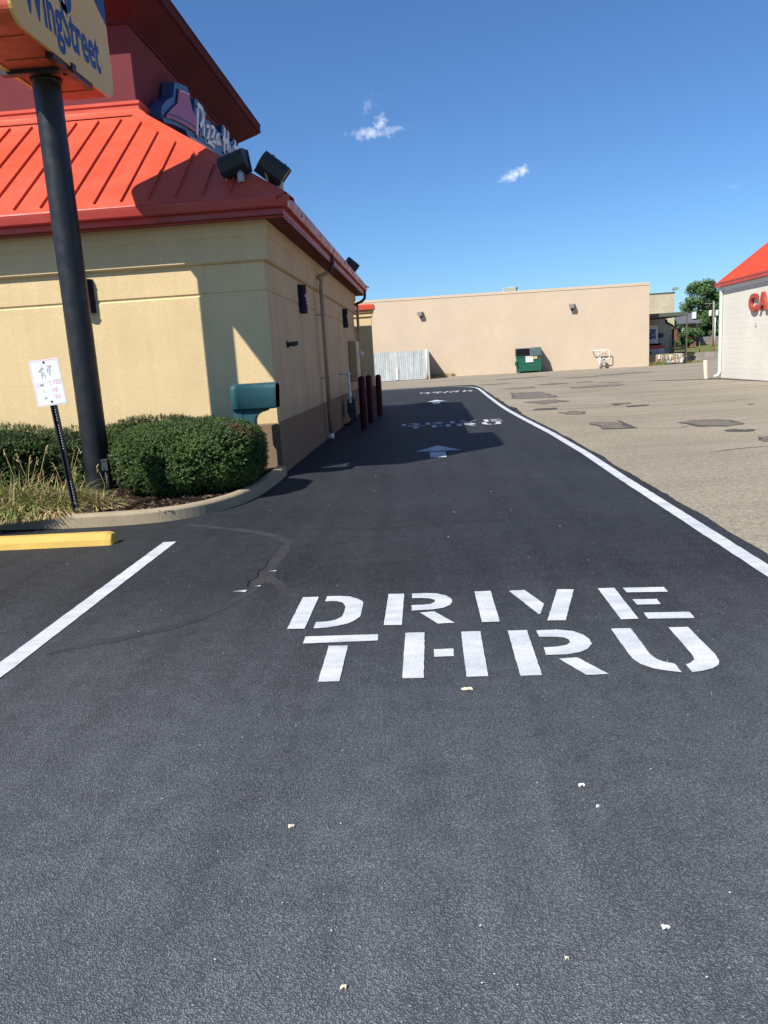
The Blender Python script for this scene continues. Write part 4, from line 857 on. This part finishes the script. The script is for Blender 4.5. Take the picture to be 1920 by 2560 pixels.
# gate enclosure
ge=empty('gated_enclosure',(0,59,0),0,'white corrugated metal enclosure with double gate in front of the beige wall','enclosure')
def corr(x0,x1,y0,y1,z0,z1,pitch=.155,amp=.013):
    m=MB(); d=Vector((x1-x0,y1-y0)); L=d.length; d.normalize(); nn=Vector((-d.y,d.x)); P=[]
    s=0
    while s<L:
        for k,o in ((0,0),(.35,0),(.5,1),(.85,1)):
            q=s+k*pitch
            if q<=L: P.append((x0+d.x*q+nn.x*o*amp*-1,y0+d.y*q+nn.y*o*amp*-1))
        s+=pitch
    P.append((x1,y1))
    for a,b in zip(P,P[1:]): m.face([(a[0],a[1],z0),(b[0],b[1],z0),(b[0],b[1],z1),(a[0],a[1],z1)])
    return m
loc(corr(-5.9,-2.60,59.05,59,.04,2.15).build('gate',M['corr'],fix=False),ge)
loc(corr(-2.50,-.20,59.0,59,.04,2.17).build('gate',M['corr'],fix=False),ge)
loc(corr(-.05,.02,59,63.9,.03,2.18).build('side_panel',M['corr'],fix=False),ge); loc(corr(-5.95,-5.9,59,65.6,.03,2.15).build('side_panel',M['corr'],fix=False),ge)
m=MB(); m.tube([(-.14,58.93,0),(-.13,58.93,2.2)],.065,12,0); m.tube([(-.14,58.93,0),(-.14,58.93,.28)],.07,12,1); loc(m.build('gate_post',[M['white'],M['rust']]),ge)
m=MB(); m.box(-.03,.05,58.94,59.02,0,2.2); m.box(-2.57,-2.53,58.97,59.0,.03,2.16); m.box(-5.9,-.2,59.03,59.06,2.1,2.16); loc(m.build('frame',M['corr']),ge)
m=MB(); m.box(-2.50,-2.34,58.94,58.96,.1,1.0); loc(m.build('latch_plate',M['white']),ge)
# weeds at enclosure
def weeds(p,label,seed,r,h,n=260,dry=.6):
    r_=random.Random(seed); m=MB()
    for k in range(n):
        a=r_.uniform(0,6.28); q=Vector((r*r_.random()*math.cos(a)*1.4,r*r_.random()*math.sin(a)*.5,0)); L=h*r_.uniform(.4,1.1); d=Vector((r_.gauss(0,.35),r_.gauss(0,.35),1)).normalized()*L; w=Vector((.02,.004,0))
        m.face([q-w,q+w,q+d*.7+w*.7,q+d,q+d*.7-w*.7],1 if r_.random()<dry else 0)
    o=m.build('weeds',[M['bladeG'],M['bladeT']],fix=False); o.location=p; tag(o,label,'weeds')
weeds((.75,63.2,0),'dry weeds in the shadow beside the white enclosure',1,.6,.35); weeds((1.9,63.25,0),'small dry weed tuft at the foot of the beige wall',2,.12,.3,60)
weeds((16.95,58.9,0),'green weeds in front of the plain cardboard bale',3,.5,.35,300,.25); weeds((19.9,60.2,0),'low dry weeds at the foot of the canopy post',4,.7,.22,300,.45)
# dumpster
du_=empty('dumpster',(7.55,60.0,0),R(-7),'green steel dumpster with one lid open against the beige wall','dumpster')
W=.92
m=MB(); prf=[(0,.12),(0,1.28),(.42,1.80),(1.45,1.70),(1.45,.12)]
for s in (-1,1): m.face([(s*W,p[0],p[1]) for p in (prf if s>0 else prf[::-1])])
m.face([(-W,0,.12),(W,0,.12),(W,0,1.28),(-W,0,1.28)]); m.face([(-W,1.45,.12),(-W,1.45,1.70),(W,1.45,1.70),(W,1.45,.12)]); m.face([(-W,0,.12),(-W,1.45,.12),(W,1.45,.12),(W,0,.12)])
for zz in (.14,1.22): m.box(-W-.01,W+.01,-.04,0,zz,zz+.07)
for x in (-.8,.8): m.box(x-.06,x+.06,0,1.4,0,.12)
m.build('body',M['green'],du_,fix=False)
m=MB(); m.face([(-W+.01,.015,1.27),(W-.01,.015,1.27),(W-.01,.44,1.79),(-W+.01,.44,1.79)]); m.build('opening',M['dark'],du_,fix=False)
m=MB(); m.prism([(-.07,1.24),(-.04,1.22),(.44,1.83),(1.45,1.73),(1.45,1.77),(.42,1.88)],.12,W+.06,'x')
for k in range(7):
    x=.22+k*.11; m.prism([(-.065,1.27),(-.085,1.29),(.39,1.88),(.41,1.86)],x,x+.045,'x')
m.build('lid',M['lid'],du_)
m=MB(); m.prism([(.40,1.81),(.43,1.86),(1.45,1.76),(1.45,1.72)],-W-.05,.10,'x'); m.prism([(-.0,1.26),(.05,1.26),(.46,1.83),(.40,1.83)],-W-.06,-W+.01,'x'); m.build('lid',M['lid'],du_)
for s in (-1,1):
    m=MB(); m.box(s*W-.05,s*W+.05,.1,.9,.62,.84); m.box(s*(W+.05)-.04,s*(W+.05)+.04,-.05,.15,.58,.88); m.build('side_pocket',M['green'],du_)
m=MB(); m.box(-W+.08,-W+.12,-.05,-.04,.45,.85); m.box(-W+.08,-W+.2,-.05,-.04,.83,.86); m.box(-W+.08,-W+.2,-.05,-.04,.44,.47); m.build('handle',M['dark'],du_)
m=MB(); m.box(-.20,.36,-.050,-.044,.80,1.24); lb=m.build('label_panel',M['white'],du_)
put_text('W','lettering',M['green'],lb,frame((-.14,-.053,1.08),(1,0,0),(0,0,1)),width=.16,height=.10,bold=.03); put_text('M','lettering',M['logo_gold'],lb,frame((.03,-.053,1.08),(1,0,0),(0,0,1)),width=.15,height=.10,bold=.03)
m=MB(); m.box(.40,.66,-.050,-.044,1.02,1.22); m.build('warning_sticker',M['logo_gold'],du_)
# second store section with canopy
s2=empty('store_extension',(20.28,66.3,0),0,'cream block extension behind the corner of the beige store, with an olive canopy','building')
m=MB(); m.box(15.5,20.28,66.3,80,-.1,5.55); loc(m.build('wall',M['cream']),s2)
m=MB(); m.box(15.5,20.33,66.26,66.5,5.55,5.63); loc(m.build('coping',M['canopy']),s2)
m=MB(); m.prism([(60,3.52),(60,3.78),(66.3,3.9),(66.3,3.74),(60.2,3.52)],16.30,19.36,'x')
for k in range(6): m.box(16.35,19.3,60.6+k,60.65+k,3.50,3.56)
cn=loc(m.build('canopy',M['canopy']),s2)
m=MB(); m.box(19.25,19.33,60.02,60.10,0,3.52); m.build('canopy_post',M['canopy'],cn); 
m=MB(); m.tube([(19.6,66.2,3.5),(19.62,66.2,3.25),(20.1,66.2,3.0),(20.18,66.2,2.9),(20.18,66.2,.05)],.06,8); loc(m.build('drainpipe',M['dark']),s2)
m=MB(); m.box(19.0,19.35,66.05,66.3,2.1,2.4,0,.03); m.box(19.05,19.3,66.0,66.1,2.05,2.2); loc(m.build('lamp',M['bronze']),s2)
t=empty('roof_floodlight',(20.2,66.4,5.6),0,'grey floodlight on a short mast at the corner of the cream extension','floodlight')
m=MB(); m.tube([(0,0,0),(0,0,.3)],.025,6); m.build('mast',M['steelg'],t); m=MB(); m.prism([(-.15,.28),(.05,.42),(.35,.38),(.48,.25),(.3,.18),(.05,.2)],-.15,.15,'y'); m.build('head',M['steelg'],t)
t=empty('vent_pipe',(18.3,66.6,5.6),0,'tiny white vent pipe on the roof beside the beige store','vent'); m=MB(); m.tube([(0,0,0),(0,0,.16),(.08,0,.2)],.04,6); m.build('pipe',M['white'],t)
# machine, panel, bales under the canopy
t=empty('baler',(17.78,62.2,.08),0,'white corrugated container with a red top edge behind the cardboard bales','container')
m=corr(-1.3,.52,0,0,.0,1.12,.12,.03); m.v=[v for v in m.v]; m.box(-1.3,.5,.03,2.4,0,1.3); m.build('body',M['corr'],t,fix=False)
m=MB(); m.box(-1.3,.56,-.06,2.4,1.12,1.20); m.box(-1.3,.54,-.03,2.4,1.20,1.38); m.build('red_rim',M['redtrim'],t)
m=MB(); m.box(-.78,-.66,-.05,-.035,.78,.92); m.build('vent_hole',M['dark'],t); m=MB(); m.box(-.58,-.47,-.05,-.035,.78,.92); m.build('vent_hole',M['dark'],t); m=MB(); m.box(-.28,.35,.3,1.4,1.38,1.52); m.build('dark_tray',M['dark'],t)
t=empty('display_panel',(17.65,63.6,0),0,'white framed machine panel with a blue picture under the canopy','panel')
m=MB(); m.box(-1.2,.55,0,.7,1.9-.4,3.0); m.box(-1.2,.45,.02,.7,1.2,1.55); m.build('housing',M['white'],t)
def bluepic():
    m=mat('blue_picture',(.05,.07,.35),.6,.2); n=N(m); n.base(n.ramp(n.vor(9,'Color',scale=(1,1,1.6)),[(.3,(.03,.04,.20)),(.6,(.10,.13,.42)),(.85,(.4,.45,.6))])); return m
m=MB(); m.box(-1.1,.38,-.012,0,1.95,2.72); m.build('picture',bluepic(),t); m=MB(); m.box(-1.2,.46,-.02,0,1.5,1.6); m.build('dark_slot',M['dark'],t)
def bale(label,loc3,w,d,h,mt,seed,ex=None):
    t=empty('cardboard_bale',loc3,0,label,'bale','baled cardboard by the store corner')
    m=MB(); nx,nz=20,10
    r_=random.Random(seed)
    def dd(x,y,z): return .05*noise.noise(Vector((x*5+seed,y*5,z*3)))
    g=[[Vector((-w/2+w*i/nx,-dd(i*w/nx,0,j*h/nz),.1+h*j/nz+(.05*noise.noise(Vector((i*.9,seed,j))) if j==nz else 0))) for i in range(nx+1)] for j in range(nz+1)]
    vs=[v for r in g for v in r]+[Vector((v.x*.99,d,v.z)) for r in g for v in r]; n1=(nx+1)*(nz+1)
    fs=[(j*(nx+1)+i,j*(nx+1)+i+1,(j+1)*(nx+1)+i+1,(j+1)*(nx+1)+i) for j in range(nz) for i in range(nx)]
    fs+=[(nz*(nx+1)+i,nz*(nx+1)+i+1,n1+nz*(nx+1)+i+1,n1+nz*(nx+1)+i) for i in range(nx)]
    for s in (0,nx): fs+=[(j*(nx+1)+s,(j+1)*(nx+1)+s,n1+(j+1)*(nx+1)+s,n1+j*(nx+1)+s) for j in range(nz)]
    m.add(vs,fs); m.build('cardboard',mt,t)
    for k in range(3):
        m=MB(); m.box(-w/2+.2+k*(w-.4)/2,-w/2+.21+k*(w-.4)/2,-.065,-.06,.1,h+.1); m.build('strap',M['bronze'],t)
    if ex:
        for (x,z0,z1,ww,mm) in ex:
            m=MB(); m.box(x-ww/2,x+ww/2,-.075,-.066,z0,z1); m.build('paper_scrap',M['white'],t)
    return t
def pallet(label,loc3,rz_=0,mt=None,w=1.1,d=1.0,group='wooden pallets near the store corner'):
    t=empty('pallet',loc3,rz_,label,'pallet',group); mt=mt or M['wood']
    m=MB()
    for k in range(6): m.box(-w/2+k*(w-.1)/5,-w/2+.1+k*(w-.1)/5,-d/2,d/2,.12,.14)
    m.build('deck',mt,t); m=MB()
    for k in (-1,0,1): m.box(-w/2,w/2,k*(d/2-.05)-.04,k*(d/2-.05)+.04,.0,.12)
    m.build('runner',mt,t); return t
blue=weathered('blue_pallet',(.05,.12,.22),.8,.2)
pallet('blue pallet on the ground under the cardboard bales',(17.55,59.8,0),0,blue,1.0,.9)
bale('plain tan cardboard bale at the corner of the beige store',(17.05,59.7,0),1.08,1.0,.68,M['cardboard'],1,[(.1,.45,.75,.16,0)])
bale('mixed crushed cardboard bale with white and blue scraps',(18.32,59.8,0),1.40,1.0,.66,M['bale'],5,[(.52,.1,.4,.13,0),(-.48,.1,.3,.1,0),(-.1,.15,.3,.07,0)])
for k in range(5): pallet(['lowest dark pallet of the stack behind the canopy post','dark pallet second from the bottom of its stack','middle pallet of the stack behind the canopy post','pallet second from the top of its stack','topmost pale pallet of the stack behind the canopy post'][k],(20.0-.05*(k%2),62.5,.15*k),R(4*k),M['crate'] if k<3 else M['wood'],1.25 if k<3 else 1.0,1.0)
t=empty('wooden_rack',(19.95,64.2,0),0,'broken upright wooden rack behind the pallet stack','rack')
m=MB()
for (a,b) in (((-.6,0,.0),(-.66,0,1.75)),((.6,0,.0),(.62,0,1.8)),((-.62,0,1.25),(-.45,0,.9)),((.4,0,1.4),(.55,0,1.05))): m.tube([a,b],.04,6)
for z in (.75,1.0,1.22): m.box(-.6,.6,-.04,.04,z,z+.1)
for k in range(6): m.box(-.5+k*.2,-.42+k*.2,-.06,-.03,.9,1.35-.05*(k%3))
m.build('boards',M['wood'],t)
# retaining wall
m=MB(); m.box(20.6,24.0,66.2,66.6,-.1,.66); m.box(24.0,24.5,66.15,66.65,-.1,.70); o=m.build('retaining_wall',M['concgrey']); tag(o,'low stained concrete retaining wall below the grass','wall')
# white building on the right
wb=empty('white_building',(12.4,34.1,0),0,'white painted block building with red metal roof and red letters','building')
m=MB(); m.face([(12.4,34.1,-.05),(12.4,16,-.05),(12.4,16,3.9),(12.4,34.1,3.9)]); m.face([(12.4,34.1,-.05),(12.4,34.1,3.9),(17,34.1,7.3),(21.6,34.1,3.9),(21.6,34.1,-.05)]); m.face([(21.6,34.1,-.05),(21.6,34.1,3.9),(21.6,16,3.9),(21.6,16,-.05)]); m.face([(12.4,16,-.05),(21.6,16,-.05),(21.6,16,3.9),(17,16,7.3),(12.4,16,3.9)]); loc(m.build('wall',M['whiteblock']),wb)
rs=.74
m=MB(); RX=12.28
m.face([(RX,34.32,3.93),(17,34.32,3.93+(17-RX)*rs),(17,15.8,3.93+(17-RX)*rs),(RX,15.8,3.93)]); m.face([(17,34.32,3.93+(17-RX)*rs),(21.72,34.32,3.93),(21.72,15.8,3.93),(17,15.8,3.93+(17-RX)*rs)])
yy=34.3
while yy>16:
    seam((RX,yy,3.93),(17,yy,3.93+(17-RX)*rs),Vector((-rs,0,1)).normalized(),.05,.035); yy-=.30
rf=loc(m.build('roof',M['redroof'],fix=False),wb)
m=MB(); m.box(RX-.10,RX+.02,15.8,34.40,3.74,3.90); m.box(RX-.115,RX-.09,15.8,34.41,3.87,3.915); m.build('gutter',M['redtrim'],rf)
m=MB(); m.box(RX+.02,12.405,15.9,34.3,3.70,3.73); m.box(12.36,12.397,15.9,34.12,3.58,3.70); m.build('soffit',M['white'],rf)
m=MB(); m.box(12.27,12.37,34.0,34.1,.22,3.72); m.tube([(12.32,34.05,.28),(12.27,34.05,.12),(12.10,34.05,.07)],.055,8); loc(m.build('downspout',M['mint']),wb)
for ch,y0,w in (('C',31.08,.70),('A',30.24,.78)):
    vs,fs=text_mesh(ch,1,.045,.045); x0=min(v.x for v in vs);x1=max(v.x for v in vs);yl=min(v.y for v in vs);yh=max(v.y for v in vs)
    m=MB(); m.add([(12.31-v.z,y0-(v.x-x0)/(x1-x0)*w,2.56+(v.y-yl)/(yh-yl)*.66) for v in vs],fs); loc(m.build('letter',weathered('sign_letter_red',(.42,.065,.04),.5,.3),fix=False),wb)
m=MB(); m.box(12.385,12.40,30.6,30.66,1.95,2.12); m.box(12.37,12.40,30.6,30.65,2.0,2.03); loc(m.build('outlet',M['steelg']),wb)
t=empty('bollard',(11.76,34.0,0),0,'leaning off-white bollard left of the white building','bollard',rot=(0,R(-4),0))
m=MB(); m.lathe([(0,.78),(.06,.775),(.08,.76),(.085,.74),(.085,-.03)],16); m.build('post',weathered('cream_post',(.66,.60,.46),.7,.3,.1),t)
# ================================================================= FAR BACKGROUND
h=empty('brick_house',(30,95,1),0,'brick house with grey shingle roof behind the trees','house')
m=MB(); m.box(26.4,31.6,95,101,.8,3.75); loc(m.build('wall',M['brick']),h)
m=MB(); m.face([(26,94.7,3.72),(32.1,94.7,3.72),(31.8,97.4,4.95),(26.4,97.4,4.95)]); m.face([(26.4,97.4,4.95),(31.8,97.4,4.95),(32.1,101,3.7),(26,101,3.7)]); m.face([(32.1,94.7,3.72),(32.1,101,3.7),(31.8,97.4,4.95)]); m.box(26,32.1,94.66,94.72,3.62,3.74); loc(m.build('roof',M['shingle'],fix=False),h)
m=MB(); m.box(31.3,31.68,95.3,95.7,4.2,4.98); loc(m.build('chimney',M['white']),h)
m=MB(); m.box(29.55,30.0,94.93,95,2.95,3.55); w=loc(m.build('window',M['glass']),h); m=MB(); m.box(29.5,30.05,94.9,94.99,2.88,2.95); m.box(30.0,30.05,94.92,94.99,2.9,3.6); m.build('window_frame',M['white'],w)
# utility pole
t=empty('utility_pole',(31.1,88,.6),0,'grey wooden utility pole with two white transformers','utility pole')
m=MB(); m.tube([(0,0,-.4),(0,0,5.1)],.12,10,0,True,.09); m.build('pole',M['wood2'],t)
m=MB(); m.box(-.95,.05,-.03,.03,4.85,4.93); m.tube([(-.9,0,4.9),(-.9,0,5.05)],.02,5); m.build('crossarm',M['wood2'],t)
for x in (-.36,.36):
    m=MB(); m.lathe([(0,.62),(.12,.6),(.15,.55),(.15,.05),(.13,0),(0,0)],12,0,(x,0,3.55)); m.build('transformer',M['white'],t)
m=MB(); m.tube([(.17,0,-.4),(.17,0,3.4)],.06,8); m.build('conduit',M['white'],t)
m=MB(); m.tube([(0,0,3.9),(.8,-1,.9)],.012,4); m.build('guy_wire',M['steelg'],t)
t=empty('wooden_fence',(31,99,1.0),0,'weathered grey wooden fence on the grassy bank under the trees','fence')
m=MB()
for k in range(34): m.box(-.2+k*.16,-.06+k*.16,0,.03,0,1.0+.03*((k*5)%3))
m.build('boards',M['wood2'],t); m=MB()
for k in range(3): m.box(.7+k*1.5,.82+k*1.5,-.08,0,-.1,1.2)
m.build('post',M['wood2'],t)
for i,(x,y,z,hh,l) in enumerate(((23.6,70,.5,1.0,'rusty post on the grass above the retaining wall, left one'),(24.85,70,.5,1.05,'rusty post on the grass near the end of the retaining wall, right one'))):
    o=empty('rusty_post',(x,y,z),0,l,'post','rusty posts on the grassy bank'); m=MB(); m.tube([(0,0,0),(0,0,hh)],.035,6); m.build('pipe',M['rust'],o)
t=empty('leaning_plank',(25.9,72,.6),0,'pale plank leaning by the right edge of the grassy bank','plank'); m=MB(); m.tube([(-.35,0,0),(.55,0,1.0)],.035,5); m.build('board',M['cardboard'],t)
def tree(name,c,H,rx,rz_,z0,n,label,seed,leaf='leafA',ls=.15,nc=26,cat='tree'):
    t=empty(name,c,0,label,cat,'trees behind the lot'); r_=random.Random(seed)
    C=[]
    for k in range(nc):
        a=r_.uniform(0,6.28); rr=rx*math.sqrt(r_.random())*.85; z=z0+(H-z0)*(r_.random()**.85)
        kz=1-abs((z-z0)/(H-z0)-.45)*.9
        C.append((Vector((rr*math.cos(a)*kz,rr*math.sin(a)*kz,z)),rx*r_.uniform(.22,.42)))
    m=MB(); top=Vector((0,0,z0+(H-z0)*.5)); m.tube([(0,0,-.3),(.05,0,z0*.5),tuple(top)],.05*rx+.06,8,0,True,.06)
    for c_,r0 in C[::2]: m.tube([(0,0,z0*.6+.3*(c_.z-z0)),tuple(c_*.6+Vector((0,0,c_.z*.25))),tuple(c_)],.035*rx,5,0,True,.01)
    m.build('trunk',M['bark'],t)
    m=MB()
    for k in range(n):
        c_,r0=r_.choice(C); d=Vector((r_.gauss(0,1),r_.gauss(0,1),r_.gauss(0,.8))); d=d.normalized()*r0*r_.random()**.45; p=c_+d*Vector((1,1,rz_)).length/1.4 if False else c_+Vector((d.x,d.y,d.z*rz_))
        u=Vector((r_.gauss(0,1),r_.gauss(0,1),r_.gauss(0,.6))).normalized(); v=u.orthogonal().normalized(); s=ls*r_.uniform(.6,1.3)
        m.face([p-u*s,p-v*s*.5,p+u*s,p+v*s*.5])
    m.build('crown',M[leaf],t,fix=False); return t
tree('leafy_tree',(37.3,110,1),8.1,2.9,.9,1.6,17000,'tall green tree behind the utility pole',11,'leafA',.15,46)
tree('leafy_tree',(40.6,116,1),5.6,2.6,.9,.6,9000,'dark green tree at the right behind the transformers',12,'leafB',.15,28)
tree('leafy_tree',(43.8,118,1),9.0,2.4,.9,3.2,7000,'tree whose top shows just left of the white building roof',13,'leafA',.16,22)
tree('leafy_tree',(34.3,112,1),3.6,2.3,.8,.2,9000,'low dark tree behind the wooden fence',14,'leafB',.14,26)
tree('leafy_tree',(38.3,108,1),4.0,2.2,.8,.2,8000,'low green tree right of the house',15,'leafB',.14,24)
tree('shrub',(28.4,88,.9),2.0,1.25,.8,.1,6000,'round green shrub in front of the brick house',16,'leafA',.10,22,'shrub')
tree('shrub',(26.9,87,.9),3.0,.6,1,.3,2200,'thin reddish green sapling at the corner of the cream extension',17,'leafA',.09,12,'shrub')
tree('shrub',(33.2,100,1.1),1.9,1.5,.8,.1,4000,'green shrub beside the wooden fence',18,'leafB',.11,16,'shrub')
for i,(x,y,s) in enumerate(((47,122,3.4),(51,126,3.8),(56,128,4.0),(61,130,4),(30,128,3.2),(25,130,3.2))):
    tree('leafy_tree',(x,y,1),5.5+s*.4,s,.8,.5,5000,['first tree of the far row behind the white building','second tree of the far row behind the white building','third tree of the far row behind the white building','fourth tree of the far row behind the white building','far tree directly behind the brick house','far tree behind the cream extension'][i],30+i,'leafB',.22,20)
# ================================================================= SKY, SUN, CAMERA
w=bpy.data.worlds.new('World'); scene.world=w; w.use_nodes=True; nt=w.node_tree; bg=nt.nodes['Background']
sky=nt.nodes.new('ShaderNodeTexSky'); sky.sky_type='NISHITA'; sky.sun_disc=False; sky.sun_elevation=R(46.9); sky.sun_rotation=R(224.8)
sky.altitude=250; sky.air_density=1.0; sky.dust_density=.35; sky.ozone_density=2.2
tc=nt.nodes.new('ShaderNodeTexCoord'); sp=nt.nodes.new('ShaderNodeSeparateXYZ'); nt.links.new(tc.outputs['Generated'],sp.inputs[0])
def mth(op,a,b=None,c=None,clamp=False):
    x=nt.nodes.new('ShaderNodeMath'); x.operation=op; x.use_clamp=clamp
    for i,v in enumerate((a,b,c)):
        if v is None: continue
        if isinstance(v,(int,float)): x.inputs[i].default_value=v
        else: nt.links.new(v,x.inputs[i])
    return x.outputs[0]
ysafe=mth('MAXIMUM',sp.outputs[1],.05); U=mth('DIVIDE',sp.outputs[0],ysafe); V=mth('DIVIDE',sp.outputs[2],ysafe)
nz=nt.nodes.new('ShaderNodeTexNoise'); nz.inputs['Scale'].default_value=85; nz.inputs['Detail'].default_value=6; nz.inputs['Roughness'].default_value=.62; nt.links.new(tc.outputs['Generated'],nz.inputs['Vector'])
nz2=nt.nodes.new('ShaderNodeTexNoise'); nz2.inputs['Scale'].default_value=230; nz2.inputs['Detail'].default_value=6; nt.links.new(tc.outputs['Generated'],nz2.inputs['Vector'])
def cloud(u,v,ru,rv,ang,dens,k=1.1):
    du_=mth('SUBTRACT',U,u); dv=mth('SUBTRACT',V,v); ca,sa=math.cos(ang),math.sin(ang)
    a=mth('ADD',mth('MULTIPLY',du_,ca/ru),mth('MULTIPLY',dv,sa/ru)); b=mth('ADD',mth('MULTIPLY',du_,-sa/rv),mth('MULTIPLY',dv,ca/rv))
    d=mth('SQRT',mth('ADD',mth('MULTIPLY',a,a),mth('MULTIPLY',b,b)))
    q=mth('ADD',mth('SUBTRACT',1.0,d),mth('ADD',mth('MULTIPLY',mth('SUBTRACT',nz.outputs[0],.5),4.2*k),mth('MULTIPLY',mth('SUBTRACT',nz2.outputs[0],.5),3.4*k)))
    return mth('MULTIPLY',mth('MULTIPLY',q,.95,None,True),dens)
cl=cloud(-.0575,.2705,.023,.0082,.02,.55,.5); cl=mth('MAXIMUM',cl,cloud(-.044,.2795,.0105,.0115,.2,.60,.45)); cl=mth('MAXIMUM',cl,cloud(-.039,.2715,.013,.0075,.0,.42,.5)); cl=mth('MAXIMUM',cl,cloud(-.024,.272,.012,.0035,.1,.22,.9)); cl=mth('MAXIMUM',cl,cloud(-.056,.301,.006,.010,-.4,.12,1.0))
cl=mth('MAXIMUM',cl,cloud(.113,.2095,.021,.0078,.27,.80,.42)); cl=mth('MAXIMUM',cl,cloud(.124,.2145,.0105,.0075,.3,.75,.42)); cl=mth('MAXIMUM',cl,cloud(.372,.178,.010,.0025,.0,.08,.7))
front=mth('GREATER_THAN',sp.outputs[1],.06); cl=mth('MULTIPLY',cl,front)
mx=nt.nodes.new('ShaderNodeMix'); mx.data_type='RGBA'; nt.links.new(cl,mx.inputs[0])
tint=nt.nodes.new('ShaderNodeMix'); tint.data_type='RGBA'; tint.blend_type='MULTIPLY'; tint.inputs[0].default_value=1; tint.inputs[7].default_value=(*SKYTINT,1); nt.links.new(sky.outputs[0],tint.inputs[6])
nt.links.new(tint.outputs[2],mx.inputs[6]); mx.inputs[7].default_value=(8.6,9.2,10.4,1)
nt.links.new(mx.outputs[2],bg.inputs[0]); bg.inputs[1].default_value=SKYSTR
sd=bpy.data.lights.new('sun','SUN'); sd.energy=SUNSTR; sd.angle=R(.53); sd.color=(1,.955,.88); so=bpy.data.objects.new('sun',sd); COL.objects.link(so)
so.rotation_euler=SUN.to_track_quat('-Z','Y').to_euler(); so.location=(-8,-8,12)
cam=bpy.data.cameras.new('camera'); co=bpy.data.objects.new('camera',cam); COL.objects.link(co); scene.camera=co
cam.sensor_fit='VERTICAL'; cam.sensor_height=24; cam.lens=24*1923/2560; cam.clip_end=3000; cam.clip_start=.05
RM=CAMR
co.matrix_world=Matrix(((RM[0][0],-RM[0][1],-RM[0][2],0),(RM[1][0],-RM[1][1],-RM[1][2],0),(RM[2][0],-RM[2][1],-RM[2][2],1.6),(0,0,0,1)))
scene.render.engine='CYCLES'; scene.render.resolution_x=768; scene.render.resolution_y=1024
scene.view_settings.view_transform='Standard'; scene.view_settings.look='None'; scene.view_settings.exposure=EXPO; scene.view_settings.gamma=1
scene.cycles.max_bounces=6
